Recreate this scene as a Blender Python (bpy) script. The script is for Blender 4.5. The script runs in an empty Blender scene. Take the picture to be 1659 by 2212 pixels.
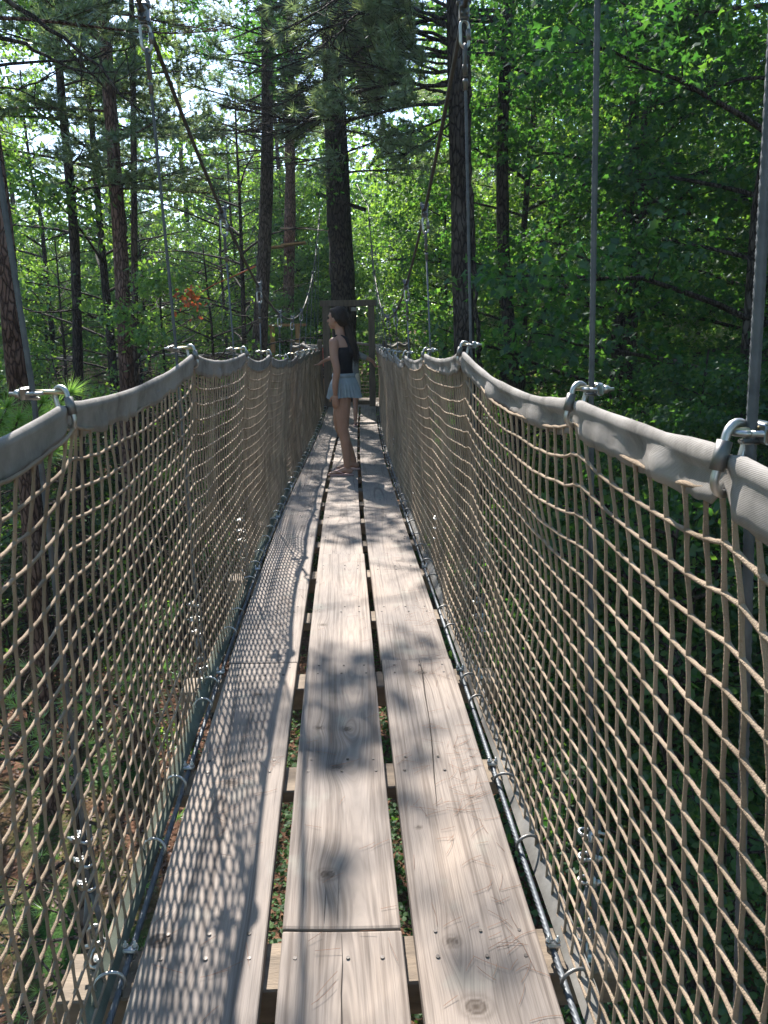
import bpy, math, random
import numpy as np
from mathutils import Vector, Matrix

scene = bpy.context.scene
COL = scene.collection
rng = np.random.default_rng(7)
random.seed(7)

# ------------------------------------------------------------------ camera
CAMZ = 6.6                                  # eye above the forest floor
FPX, CX, CY = 1662.0, 829.5, 1106.0         # photo measured on a 1659 x 2212 grid
TH, ROLL = math.radians(13.14), 0.012
SN, CS = math.sin(TH), math.cos(TH)
R0, F0, U0 = Vector((1, 0, 0)), Vector((0, CS, -SN)), Vector((0, SN, CS))
RC = R0 * math.cos(ROLL) - U0 * math.sin(ROLL)
UC = R0 * math.sin(ROLL) + U0 * math.cos(ROLL)
cam_data = bpy.data.cameras.new("camera")
cam = bpy.data.objects.new("camera", cam_data)
COL.objects.link(cam)
m = Matrix((RC, UC, -F0)).transposed().to_4x4()
m.translation = Vector((0, 0, CAMZ))
cam.matrix_world = m
cam_data.sensor_fit = 'VERTICAL'
cam_data.sensor_height = 36.0
cam_data.lens = 36.0 * FPX / 2212.0
cam_data.clip_start = 0.02
cam_data.clip_end = 500
scene.camera = cam

# ------------------------------------------------------------------ sky and sun
SUN = Vector((-0.28, 1.0, 1.0))             # per metre of height: 0.28 m left, 1 m ahead
world = bpy.data.worlds.new("World")
scene.world = world
world.use_nodes = True
wn = world.node_tree
wn.nodes.clear()
sky = wn.nodes.new('ShaderNodeTexSky')
sky.sky_type = 'NISHITA'
sky.sun_disc = False
sky.sun_elevation = math.atan2(SUN.z, math.hypot(SUN.x, SUN.y))
sky.sun_rotation = math.atan2(SUN.x, SUN.y)
sky.air_density = 1.0
sky.dust_density = 0.4
sky.ozone_density = 2.0
bg = wn.nodes.new('ShaderNodeBackground')
bg.inputs['Strength'].default_value = 0.125
wo = wn.nodes.new('ShaderNodeOutputWorld')
wn.links.new(sky.outputs[0], bg.inputs[0])
wn.links.new(bg.outputs[0], wo.inputs[0])
sd = bpy.data.lights.new("sun", 'SUN')
sd.energy = 4.5
sd.angle = math.radians(0.45)
sd.color = (1.0, 0.935, 0.86)
sun = bpy.data.objects.new("sun", sd)
COL.objects.link(sun)
sun.rotation_euler = SUN.to_track_quat('Z', 'Y').to_euler()
sun.location = (0, 0, 40)
scene.view_settings.view_transform = 'Standard'
scene.view_settings.look = 'None'
scene.view_settings.gamma = 1
scene.view_settings.exposure = 1.7
scene.cycles.max_bounces = 8
scene.cycles.transmission_bounces = 6
scene.cycles.transparent_max_bounces = 4
scene.cycles.sample_clamp_indirect = 6


def un(px, py, fwd):
    """point seen at photo pixel (1659-wide grid) at forward distance fwd"""
    d = RC * ((px - CX) / FPX) - UC * ((py - CY) / FPX) + F0
    t = fwd / d.y
    p = d * t
    return Vector((p.x, p.y, p.z + CAMZ))


# ------------------------------------------------------------------ mesh helpers
class Geo:
    def __init__(s):
        s.v = []; s.f = []; s.n = 0; s.attr = {}

    def add(s, verts, faces, mi=0):
        verts = np.asarray(verts, dtype=np.float32).reshape(-1, 3)
        faces = np.asarray(faces, dtype=np.int32)
        s.v.append(verts)
        s.f.append((faces + s.n, mi))
        s.n += len(verts)
        return s

    def quad(s, a, b, c, d, mi=0):
        return s.add([a, b, c, d], [[0, 1, 2, 3]], mi)

    def box(s, c, size, rot=None, mi=0, bev=0.0):
        x, y, z = [k / 2 for k in size]
        if bev > 0:
            b = min(bev, x * .9, y * .9, z * .9)
            vs = []
            for sx in (-1, 1):
                for sy in (-1, 1):
                    for sz in (-1, 1):
                        vs += [(sx * x, sy * (y - b), sz * (z - b)), (sx * (x - b), sy * y, sz * (z - b)),
                               (sx * (x - b), sy * (y - b), sz * z)]
            vs = np.array(vs)
            idx = lambda a, b_, c_, k: ((a * 2 + b_) * 2 + c_) * 3 + k
            q = []; t = []
            q += [[idx(0, 0, 0, 0), idx(0, 0, 1, 0), idx(0, 1, 1, 0), idx(0, 1, 0, 0)],
                  [idx(1, 0, 0, 0), idx(1, 1, 0, 0), idx(1, 1, 1, 0), idx(1, 0, 1, 0)],
                  [idx(0, 0, 0, 1), idx(1, 0, 0, 1), idx(1, 0, 1, 1), idx(0, 0, 1, 1)],
                  [idx(0, 1, 0, 1), idx(0, 1, 1, 1), idx(1, 1, 1, 1), idx(1, 1, 0, 1)],
                  [idx(0, 0, 0, 2), idx(0, 1, 0, 2), idx(1, 1, 0, 2), idx(1, 0, 0, 2)],
                  [idx(0, 0, 1, 2), idx(1, 0, 1, 2), idx(1, 1, 1, 2), idx(0, 1, 1, 2)]]
            for a in (0, 1):
                for b_ in (0, 1):
                    q.append([idx(a, b_, 0, 0), idx(a, b_, 1, 0), idx(a, b_, 1, 1), idx(a, b_, 0, 1)])
                    q.append([idx(a, 0, b_, 0), idx(a, 1, b_, 0), idx(a, 1, b_, 2), idx(a, 0, b_, 2)])
                    q.append([idx(0, a, b_, 1), idx(1, a, b_, 1), idx(1, a, b_, 2), idx(0, a, b_, 2)])
                    for c_ in (0, 1):
                        t.append([idx(a, b_, c_, 0), idx(a, b_, c_, 1), idx(a, b_, c_, 2)])
        else:
            vs = np.array([(-x, -y, -z), (x, -y, -z), (x, y, -z), (-x, y, -z),
                           (-x, -y, z), (x, -y, z), (x, y, z), (-x, y, z)])
            q = [[0, 3, 2, 1], [4, 5, 6, 7], [0, 1, 5, 4], [1, 2, 6, 5], [2, 3, 7, 6], [3, 0, 4, 7]]
            t = []
        if rot is not None:
            vs = vs @ np.array(rot).T
        vs = vs + np.array(c)
        n0 = s.n
        s.add(vs, q, mi)
        if t:
            s.f.append((np.array(t, dtype=np.int32) + n0, mi))
        return s

    def tube(s, P, r, k=6, mi=0, ref=None, cap=True, lobes=0, twist=0.0, lobe=0.0, closed=False):
        P = np.asarray(P, dtype=np.float64)
        n = len(P)
        r = np.broadcast_to(np.asarray(r, dtype=np.float64), (n,))
        if closed:
            T = np.roll(P, -1, 0) - np.roll(P, 1, 0)
        else:
            T = np.gradient(P, axis=0)
        T /= np.linalg.norm(T, axis=1)[:, None] + 1e-12
        if ref is None:
            m_ = np.abs(T).mean(0)
            ref = np.eye(3)[int(np.argmin(m_))]
        N = np.cross(T, ref)
        N /= np.linalg.norm(N, axis=1)[:, None] + 1e-12
        B = np.cross(T, N)
        a = np.arange(k) * 2 * math.pi / k
        A = np.broadcast_to(a, (n, k)).copy()
        rr = np.broadcast_to(r[:, None], (n, k)).copy()
        if lobes:
            L = np.concatenate([[0], np.cumsum(np.linalg.norm(np.diff(P, axis=0), axis=1))])
            ph = L * twist
            rr = rr * (1 + lobe * np.abs(np.sin(lobes * (A + ph[:, None]) / 2)) - lobe * .5)
        V = P[:, None] + rr[..., None] * (np.cos(A)[..., None] * N[:, None] + np.sin(A)[..., None] * B[:, None])
        V = V.reshape(-1, 3)
        m_ = n if closed else n - 1
        i = np.arange(m_)[:, None]; j = np.arange(k)[None]
        i2 = (i + 1) % n; j2 = (j + 1) % k
        F = np.stack([i * k + j, i * k + j2, i2 * k + j2, i2 * k + j], -1).reshape(-1, 4)
        n0 = s.n
        s.add(V, F, mi)
        if cap and not closed and k > 2:
            s.f.append((np.array([list(range(k))[::-1]], dtype=np.int32) + n0, mi))
            s.f.append((np.array([list(range(k))], dtype=np.int32) + n0 + (n - 1) * k, mi))
        return s

    def ball(s, c, r, rot=None, nu=12, nv=8, mi=0):
        r = np.broadcast_to(np.asarray(r, float), (3,))
        u = np.arange(nu) * 2 * math.pi / nu
        v = (np.arange(1, nv)) * math.pi / nv
        V = np.stack([np.outer(np.sin(v), np.cos(u)), np.outer(np.sin(v), np.sin(u)),
                      np.outer(np.cos(v), np.ones(nu))], -1).reshape(-1, 3)
        V = np.vstack([V, [[0, 0, 1], [0, 0, -1]]]) * r
        if rot is not None:
            V = V @ np.array(rot).T
        V = V + np.array(c)
        q = []; t = []
        for i in range(nv - 2):
            for j in range(nu):
                j2 = (j + 1) % nu
                q.append([i * nu + j, (i + 1) * nu + j, (i + 1) * nu + j2, i * nu + j2])
        top = (nv - 1) * nu
        for j in range(nu):
            j2 = (j + 1) % nu
            t.append([top, j, j2]); t.append([top + 1, (nv - 2) * nu + j2, (nv - 2) * nu + j])
        n0 = s.n
        s.add(V, q, mi)
        s.f.append((np.array(t, dtype=np.int32) + n0, mi))
        return s

    def loft(s, rings, mi=0, cap=True, closed_ring=True):
        rings = np.asarray(rings, float)
        n, k, _ = rings.shape
        kk = k if closed_ring else k - 1
        i = np.arange(n - 1)[:, None]; j = np.arange(kk)[None]
        j2 = (j + 1) % k
        F = np.stack([i * k + j, i * k + j2, (i + 1) * k + j2, (i + 1) * k + j], -1).reshape(-1, 4)
        n0 = s.n
        s.add(rings.reshape(-1, 3), F, mi)
        if cap and closed_ring:
            s.f.append((np.array([list(range(k))[::-1]], dtype=np.int32) + n0, mi))
            s.f.append((np.array([list(range(k))], dtype=np.int32) + n0 + (n - 1) * k, mi))
        return s

    def mesh(s, name, mats, smooth=True):
        me = bpy.data.meshes.new(name)
        V = np.concatenate(s.v) if s.v else np.zeros((0, 3), np.float32)
        me.vertices.add(len(V))
        me.vertices.foreach_set("co", V.astype(np.float32).ravel())
        loops = []; tot = []; mi = []
        for F, mm in s.f:
            loops.append(F.ravel()); tot.append(np.full(len(F), F.shape[1])); mi.append(np.full(len(F), mm))
        loops = np.concatenate(loops); tot = np.concatenate(tot); mi = np.concatenate(mi)
        st = np.concatenate([[0], np.cumsum(tot)[:-1]])
        me.loops.add(len(loops)); me.loops.foreach_set("vertex_index", loops.astype(np.int32))
        me.polygons.add(len(tot))
        me.polygons.foreach_set("loop_start", st.astype(np.int32))
        me.polygons.foreach_set("loop_total", tot.astype(np.int32))
        me.polygons.foreach_set("material_index", mi.astype(np.int32))
        me.polygons.foreach_set("use_smooth", np.full(len(tot), smooth))
        for mt in (mats if isinstance(mats, (list, tuple)) else [mats]):
            me.materials.append(mt)
        for k_, (arr, typ) in s.attr.items():
            at = me.attributes.new(k_, typ, 'POINT')
            at.data.foreach_set('vector' if typ == 'FLOAT_VECTOR' else 'value', np.asarray(arr, np.float32).ravel())
        me.update(calc_edges=True)
        return me

    def build(s, name, mats, parent=None, smooth=True):
        o = bpy.data.objects.new(name, s.mesh(name, mats, smooth))
        COL.objects.link(o)
        if parent:
            o.parent = parent
        return o


def tag(o, label=None, cat=None, group=None, kind=None):
    if label: o['label'] = label
    if cat: o['category'] = cat
    if group: o['group'] = group
    if kind: o['kind'] = kind
    return o


def empty(name, loc, label, cat, group=None, rz=0.0):
    o = bpy.data.objects.new(name, None)
    COL.objects.link(o)
    o.location = loc
    o.rotation_euler = (0, 0, rz)
    o.empty_display_size = .1
    return tag(o, label, cat, group)


def inst(name, me, parent=None, loc=(0, 0, 0), rot=(0, 0, 0), scale=(1, 1, 1)):
    o = bpy.data.objects.new(name, me)
    COL.objects.link(o)
    o.location = loc; o.rotation_euler = rot; o.scale = scale
    if parent: o.parent = parent
    return o


def copy_tree(o, parent=None):
    c = o.copy(); COL.objects.link(c)
    if parent: c.parent = parent
    for ch in [x for x in o.children]:
        copy_tree(ch, c)
    return c


# ------------------------------------------------------------------ materials
def newmat(name):
    mt = bpy.data.materials.new(name); mt.use_nodes = True
    nt = mt.node_tree; nt.nodes.clear()
    return mt, nt, (lambda t: nt.nodes.new(t)), (lambda a, b: nt.links.new(a, b))


def ramp(nd, stops):
    cr = nd.color_ramp
    while len(cr.elements) > len(stops): cr.elements.remove(cr.elements[-1])
    while len(cr.elements) < len(stops): cr.elements.new(0.5)
    for e, (p, c) in zip(cr.elements, stops):
        e.position = p; e.color = (*c, 1)


def mat_noise(name, c1, c2, scale=8, rough=.7, metal=0.0, bump=0.3, bscale=60, stretch=(1, 1, 1), detail=5, spec=.3, bdist=.004):
    mt, nt, N, L = newmat(name)
    tc = N('ShaderNodeTexCoord'); mp = N('ShaderNodeMapping'); mp.inputs['Scale'].default_value = stretch
    L(tc.outputs['Object'], mp.inputs[0])
    n1 = N('ShaderNodeTexNoise'); n1.inputs['Scale'].default_value = scale; n1.inputs['Detail'].default_value = detail
    L(mp.outputs[0], n1.inputs[0])
    cr = N('ShaderNodeValToRGB'); ramp(cr, [(.3, c1), (.7, c2)])
    L(n1.outputs[0], cr.inputs[0])
    n2 = N('ShaderNodeTexNoise'); n2.inputs['Scale'].default_value = bscale; n2.inputs['Detail'].default_value = 3
    L(mp.outputs[0], n2.inputs[0])
    bp = N('ShaderNodeBump'); bp.inputs['Strength'].default_value = bump; bp.inputs['Distance'].default_value = bdist
    L(n2.outputs[0], bp.inputs['Height'])
    p = N('ShaderNodeBsdfPrincipled')
    L(cr.outputs[0], p.inputs['Base Color']); L(bp.outputs[0], p.inputs['Normal'])
    p.inputs['Roughness'].default_value = rough; p.inputs['Metallic'].default_value = metal
    p.inputs['Specular IOR Level'].default_value = spec
    o = N('ShaderNodeOutputMaterial'); L(p.outputs[0], o.inputs[0])
    return mt


def mat_leaf(name, dark, mid, light, transl=.45, tcol=None, gloss=.06, rough=.45, hue=0.0):
    mt, nt, N, L = newmat(name)
    g = N('ShaderNodeNewGeometry')
    oi = N('ShaderNodeObjectInfo')
    tc = N('ShaderNodeTexCoord')
    nz = N('ShaderNodeTexNoise'); nz.inputs['Scale'].default_value = .7; nz.inputs['Detail'].default_value = 2
    L(tc.outputs['Object'], nz.inputs[0])
    ad = N('ShaderNodeMath'); ad.operation = 'MULTIPLY_ADD'
    L(g.outputs['Random Per Island'], ad.inputs[0]); ad.inputs[1].default_value = .62
    m2 = N('ShaderNodeMath'); m2.operation = 'MULTIPLY_ADD'
    L(nz.outputs[0], m2.inputs[0]); m2.inputs[1].default_value = .5
    m3 = N('ShaderNodeMath'); m3.operation = 'MULTIPLY_ADD'
    L(oi.outputs['Random'], m3.inputs[0]); m3.inputs[1].default_value = .2; m3.inputs[2].default_value = -.18
    L(m3.outputs[0], m2.inputs[2]); L(m2.outputs[0], ad.inputs[2])
    cr = N('ShaderNodeValToRGB'); ramp(cr, [(0.05, dark), (.5, mid), (.97, light)])
    L(ad.outputs[0], cr.inputs[0])
    df = N('ShaderNodeBsdfDiffuse'); L(cr.outputs[0], df.inputs[0])
    tr = N('ShaderNodeBsdfTranslucent')
    mx = N('ShaderNodeMix'); mx.data_type = 'RGBA'; mx.blend_type = 'MULTIPLY'; mx.inputs[0].default_value = 1
    L(cr.outputs[0], mx.inputs[6]); mx.inputs[7].default_value = (*(tcol or (3.0, 2.6, 1.0)), 1)
    L(mx.outputs[2], tr.inputs[0])
    ms = N('ShaderNodeMixShader'); ms.inputs[0].default_value = transl
    L(df.outputs[0], ms.inputs[1]); L(tr.outputs[0], ms.inputs[2])
    gl = N('ShaderNodeBsdfGlossy'); gl.inputs['Roughness'].default_value = rough
    gl.inputs['Color'].default_value = (.9, .95, 1, 1)
    m4 = N('ShaderNodeMixShader'); m4.inputs[0].default_value = gloss
    L(ms.outputs[0], m4.inputs[1]); L(gl.outputs[0], m4.inputs[2])
    o = N('ShaderNodeOutputMaterial'); L(m4.outputs[0], o.inputs[0])
    return mt


def mat_bark(name, c1, c2, c3, sc=1.0):
    mt, nt, N, L = newmat(name)
    tc = N('ShaderNodeTexCoord'); mp = N('ShaderNodeMapping'); mp.inputs['Scale'].default_value = (sc, sc, sc * .3)
    L(tc.outputs['Object'], mp.inputs[0])
    nz = N('ShaderNodeTexNoise'); nz.inputs['Scale'].default_value = 6; nz.inputs['Detail'].default_value = 5
    L(mp.outputs[0], nz.inputs[0])
    mixv = N('ShaderNodeMix'); mixv.data_type = 'VECTOR'; mixv.inputs[0].default_value = .12
    L(mp.outputs[0], mixv.inputs[4]); L(nz.outputs['Color'], mixv.inputs[5])
    vo = N('ShaderNodeTexVoronoi'); vo.inputs['Scale'].default_value = 24; vo.feature = 'DISTANCE_TO_EDGE'
    L(mixv.outputs[1], vo.inputs['Vector'])
    cr0 = N('ShaderNodeValToRGB'); ramp(cr0, [(0.0, (0, 0, 0)), (.18, (1, 1, 1))])
    L(vo.outputs['Distance'], cr0.inputs[0])
    n2 = N('ShaderNodeTexNoise'); n2.inputs['Scale'].default_value = 2.2; n2.inputs['Detail'].default_value = 6
    L(tc.outputs['Object'], n2.inputs[0])
    cr = N('ShaderNodeValToRGB'); ramp(cr, [(.3, c1), (.55, c2), (.78, c3)])
    L(n2.outputs[0], cr.inputs[0])
    mx = N('ShaderNodeMix'); mx.data_type = 'RGBA'; mx.blend_type = 'MULTIPLY'; mx.inputs[0].default_value = .75
    L(cr.outputs[0], mx.inputs[6]); L(cr0.outputs[0], mx.inputs[7])
    bp = N('ShaderNodeBump'); bp.inputs['Strength'].default_value = .9; bp.inputs['Distance'].default_value = .02
    L(cr0.outputs[0], bp.inputs['Height'])
    p = N('ShaderNodeBsdfPrincipled'); p.inputs['Roughness'].default_value = .9
    p.inputs['Specular IOR Level'].default_value = .15
    L(mx.outputs[2], p.inputs['Base Color']); L(bp.outputs[0], p.inputs['Normal'])
    o = N('ShaderNodeOutputMaterial'); L(p.outputs[0], o.inputs[0])
    return mt


def mat_plank():
    mt, nt, N, L = newmat("weathered_plank")
    at = N('ShaderNodeAttribute'); at.attribute_name = 'grain'
    sp = N('ShaderNodeSeparateXYZ'); L(at.outputs['Vector'], sp.inputs[0])
    kn = N('ShaderNodeAttribute'); kn.attribute_name = 'knot'
    # ring bands follow the warped cross coordinate
    cb = N('ShaderNodeCombineXYZ')
    mA = N('ShaderNodeMath'); mA.operation = 'MULTIPLY'; mA.inputs[1].default_value = 1.0
    L(sp.outputs[0], mA.inputs[0]); L(mA.outputs[0], cb.inputs[0])
    mB = N('ShaderNodeMath'); mB.operation = 'MULTIPLY'; mB.inputs[1].default_value = .012
    L(sp.outputs[1], mB.inputs[0]); L(mB.outputs[0], cb.inputs[1]); L(sp.outputs[2], cb.inputs[2])
    n1 = N('ShaderNodeTexNoise'); n1.inputs['Scale'].default_value = 95; n1.inputs['Detail'].default_value = 2.5
    n1.inputs['Roughness'].default_value = .55
    L(cb.outputs[0], n1.inputs[0])
    r1 = N('ShaderNodeValToRGB'); ramp(r1, [(.33, (0, 0, 0)), (.52, (1, 1, 1)), (.75, (.55, .55, .55))])
    L(n1.outputs[0], r1.inputs[0])
    # fine fibre
    cb2 = N('ShaderNodeCombineXYZ')
    mC = N('ShaderNodeMath'); mC.operation = 'MULTIPLY'; mC.inputs[1].default_value = .02
    L(sp.outputs[1], mC.inputs[0]); L(sp.outputs[0], cb2.inputs[0]); L(mC.outputs[0], cb2.inputs[1])
    n2 = N('ShaderNodeTexNoise'); n2.inputs['Scale'].default_value = 420; n2.inputs['Detail'].default_value = 3
    L(cb2.outputs[0], n2.inputs[0])
    # blotches of weathering
    tc = N('ShaderNodeTexCoord')
    n3 = N('ShaderNodeTexNoise'); n3.inputs['Scale'].default_value = 3.2; n3.inputs['Detail'].default_value = 5
    mp3 = N('ShaderNodeMapping'); mp3.inputs['Scale'].default_value = (1.6, .6, 1)
    L(tc.outputs['Object'], mp3.inputs[0]); L(mp3.outputs[0], n3.inputs[0])
    r3 = N('ShaderNodeValToRGB'); ramp(r3, [(.3, (.19, .166, .15)), (.55, (.262, .220, .188)), (.75, (.33, .266, .215))])
    L(n3.outputs[0], r3.inputs[0])
    mx = N('ShaderNodeMix'); mx.data_type = 'RGBA'; mx.blend_type = 'MIX'
    L(r1.outputs[0], mx.inputs[0])
    mdk = N('ShaderNodeMix'); mdk.data_type = 'RGBA'; mdk.blend_type = 'MULTIPLY'; mdk.inputs[0].default_value = 1
    L(r3.outputs[0], mdk.inputs[6]); mdk.inputs[7].default_value = (.58, .56, .55, 1)
    L(mdk.outputs[2], mx.inputs[6]); L(r3.outputs[0], mx.inputs[7])
    r2 = N('ShaderNodeValToRGB'); ramp(r2, [(.3, (.72, .72, .72)), (.6, (1.05, 1.05, 1.05))])
    L(n2.outputs[0], r2.inputs[0])
    m2 = N('ShaderNodeMix'); m2.data_type = 'RGBA'; m2.blend_type = 'MULTIPLY'; m2.inputs[0].default_value = .9
    L(mx.outputs[2], m2.inputs[6]); L(r2.outputs[0], m2.inputs[7])
    # green-grey lichen stains
    n5 = N('ShaderNodeTexNoise'); n5.inputs['Scale'].default_value = 7; n5.inputs['Detail'].default_value = 7
    L(tc.outputs['Object'], n5.inputs[0])
    r5 = N('ShaderNodeValToRGB'); ramp(r5, [(.6, (0, 0, 0)), (.78, (.55, .55, .55))])
    L(n5.outputs[0], r5.inputs[0])
    m5 = N('ShaderNodeMix'); m5.data_type = 'RGBA'
    L(r5.outputs[0], m5.inputs[0]); L(m2.outputs[2], m5.inputs[6]); m5.inputs[7].default_value = (.25, .26, .22, 1)
    mk = N('ShaderNodeMix'); mk.data_type = 'RGBA'
    L(kn.outputs['Fac'], mk.inputs[0]); L(m5.outputs[2], mk.inputs[6]); mk.inputs[7].default_value = (.055, .04, .03, 1)
    p = N('ShaderNodeBsdfPrincipled'); p.inputs['Roughness'].default_value = .78
    p.inputs['Specular IOR Level'].default_value = .25
    L(mk.outputs[2], p.inputs['Base Color'])
    mh = N('ShaderNodeMath'); mh.operation = 'MULTIPLY_ADD'
    L(n2.outputs[0], mh.inputs[0]); mh.inputs[1].default_value = .5; L(r1.outputs[0], mh.inputs[2])
    bp = N('ShaderNodeBump'); bp.inputs['Strength'].default_value = .45; bp.inputs['Distance'].default_value = .0012
    L(mh.outputs[0], bp.inputs['Height']); L(bp.outputs[0], p.inputs['Normal'])
    o = N('ShaderNodeOutputMaterial'); L(p.outputs[0], o.inputs[0])
    return mt


def mat_weave(name, c1, c2, sc=260, rough=.85):
    mt, nt, N, L = newmat(name)
    tc = N('ShaderNodeTexCoord')
    w1 = N('ShaderNodeTexWave'); w1.bands_direction = 'Y'; w1.inputs['Scale'].default_value = sc / 6.28
    w2 = N('ShaderNodeTexWave'); w2.bands_direction = 'Z'; w2.inputs['Scale'].default_value = sc / 6.28
    L(tc.outputs['Object'], w1.inputs[0]); L(tc.outputs['Object'], w2.inputs[0])
    mu = N('ShaderNodeMath'); mu.operation = 'MULTIPLY'; L(w1.outputs['Fac'], mu.inputs[0]); L(w2.outputs['Fac'], mu.inputs[1])
    nz = N('ShaderNodeTexNoise'); nz.inputs['Scale'].default_value = 7; nz.inputs['Detail'].default_value = 9; nz.inputs['Roughness'].default_value = .65
    L(tc.outputs['Object'], nz.inputs[0])
    cr = N('ShaderNodeValToRGB'); ramp(cr, [(.30, tuple(.5 * q for q in c1)), (.44, c1), (.62, c2)]); L(nz.outputs[0], cr.inputs[0])
    mx = N('ShaderNodeMix'); mx.data_type = 'RGBA'; mx.blend_type = 'MULTIPLY'; mx.inputs[0].default_value = .3
    L(cr.outputs[0], mx.inputs[6]); L(mu.outputs[0], mx.inputs[7])
    n2 = N('ShaderNodeTexNoise'); n2.inputs['Scale'].default_value = 30; n2.inputs['Detail'].default_value = 3
    L(tc.outputs['Object'], n2.inputs[0])
    ma = N('ShaderNodeMath'); ma.operation = 'MULTIPLY_ADD'; L(n2.outputs[0], ma.inputs[0]); ma.inputs[1].default_value = 3.0
    L(mu.outputs[0], ma.inputs[2])
    bp = N('ShaderNodeBump'); bp.inputs['Strength'].default_value = .45; bp.inputs['Distance'].default_value = .0011
    L(ma.outputs[0], bp.inputs['Height'])
    p = N('ShaderNodeBsdfPrincipled'); p.inputs['Roughness'].default_value = rough; p.inputs['Specular IOR Level'].default_value = .2
    L(mx.outputs[2], p.inputs['Base Color']); L(bp.outputs[0], p.inputs['Normal'])
    o = N('ShaderNodeOutputMaterial'); L(p.outputs[0], o.inputs[0])
    return mt


def mat_ground():
    mt, nt, N, L = newmat("forest_floor")
    tc = N('ShaderNodeTexCoord')
    n1 = N('ShaderNodeTexNoise'); n1.inputs['Scale'].default_value = 14; n1.inputs['Detail'].default_value = 9
    n1.inputs['Roughness'].default_value = .7
    L(tc.outputs['Object'], n1.inputs[0])
    r1 = N('ShaderNodeValToRGB'); ramp(r1, [(.3, (.07, .036, .024)), (.5, (.19, .105, .068)), (.68, (.34, .21, .145))])
    L(n1.outputs[0], r1.inputs[0])
    vo = N('ShaderNodeTexVoronoi'); vo.inputs['Scale'].default_value = 22
    L(tc.outputs['Object'], vo.inputs['Vector'])
    mv = N('ShaderNodeMix'); mv.data_type = 'RGBA'; mv.blend_type = 'MULTIPLY'; mv.inputs[0].default_value = .5
    r4 = N('ShaderNodeValToRGB'); ramp(r4, [(0.0, (1.3, 1.2, 1.1)), (.55, (.35, .3, .28))])
    L(vo.outputs['Distance'], r4.inputs[0]); L(r1.outputs[0], mv.inputs[6]); L(r4.outputs[0], mv.inputs[7])
    n2 = N('ShaderNodeTexNoise'); n2.inputs['Scale'].default_value = .35; n2.inputs['Detail'].default_value = 8
    L(tc.outputs['Object'], n2.inputs[0])
    r2 = N('ShaderNodeValToRGB'); ramp(r2, [(.54, (0, 0, 0)), (.62, (1, 1, 1))])
    L(n2.outputs[0], r2.inputs[0])
    n3 = N('ShaderNodeTexNoise'); n3.inputs['Scale'].default_value = 30; n3.inputs['Detail'].default_value = 6
    L(tc.outputs['Object'], n3.inputs[0])
    r3 = N('ShaderNodeValToRGB'); ramp(r3, [(.35, (.018, .045, .012)), (.65, (.06, .13, .03))])
    L(n3.outputs[0], r3.inputs[0])
    mx = N('ShaderNodeMix'); mx.data_type = 'RGBA'
    L(r2.outputs[0], mx.inputs[0]); L(mv.outputs[2], mx.inputs[6]); L(r3.outputs[0], mx.inputs[7])
    bp = N('ShaderNodeBump'); bp.inputs['Strength'].default_value = 1; bp.inputs['Distance'].default_value = .05
    L(n1.outputs[0], bp.inputs['Height'])
    p = N('ShaderNodeBsdfPrincipled'); p.inputs['Roughness'].default_value = .95; p.inputs['Specular IOR Level'].default_value = .1
    L(mx.outputs[2], p.inputs['Base Color']); L(bp.outputs[0], p.inputs['Normal'])
    o = N('ShaderNodeOutputMaterial'); L(p.outputs[0], o.inputs[0])
    return mt


M = {}
M['plank'] = mat_plank()
M['timber'] = mat_noise('beam_timber', (.13, .105, .08), (.24, .19, .14), 5, .8, bump=.5, bscale=40, stretch=(1, 6, 6))
M['post'] = mat_noise('brown_timber', (.085, .068, .052), (.15, .12, .09), 4, .8, bump=.5, bscale=30, stretch=(6, 6, 1))
M['orange_post'] = mat_noise('fresh_timber', (.28, .15, .06), (.42, .25, .11), 4, .75, bump=.4, bscale=30, stretch=(6, 6, 1))
M['rope'] = mat_noise('netting_cord', (.19, .145, .105), (.37, .29, .215), 7, .92, bump=1.0, bscale=420, bdist=.003, spec=.1)
M['sleeve'] = mat_weave('sleeve_fabric', (.262, .245, .228), (.37, .347, .325), 1150)
M['strap'] = mat_weave('green_webbing', (.14, .165, .13), (.22, .245, .195), 820)
M['strap_r'] = mat_weave('grey_webbing', (.20, .195, .18), (.29, .28, .26), 820)
M['steel'] = mat_noise('galvanised_strand', (.07, .08, .092), (.135, .15, .165), 30, .55, metal=.3, bump=.2, bscale=200, bdist=.0008)
M['zinc'] = mat_noise('zinc_hardware', (.34, .35, .355), (.50, .50, .49), 40, .42, metal=1.0, bump=.15, bscale=120, bdist=.0008)
M['darksteel'] = mat_noise('dull_steel', (.14, .14, .14), (.24, .235, .225), 25, .5, metal=.8, bump=.2, bscale=150, bdist=.0008)
M['maincable'] = mat_noise('weathered_main_strand', (.055, .052, .05), (.10, .095, .09), 20, .6, metal=.3, bump=.3, bscale=120)
M['brass'] = mat_noise('yellow_zinc_bolt', (.42, .36, .20), (.55, .50, .36), 40, .35, metal=1.0, bump=.1)
M['screw'] = mat_noise('screw_head', (.03, .026, .022), (.09, .08, .075), 60, .5, metal=.4, bump=.1)
M['crack'] = mat_noise('split_grain', (.02, .015, .012), (.045, .035, .028), 30, .9)
M['needle_dry'] = mat_noise('dry_needle', (.15, .065, .035), (.28, .13, .07), 30, .8, bump=0)
M['bark_pine'] = mat_bark('pine_bark', (.085, .07, .06), (.14, .11, .095), (.20, .17, .15))
M['bark_red'] = mat_bark('reddish_bark', (.13, .075, .055), (.20, .125, .10), (.26, .19, .16))
M['bark_dark'] = mat_bark('dark_bark', (.045, .038, .033), (.075, .062, .052), (.12, .11, .10))
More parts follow.
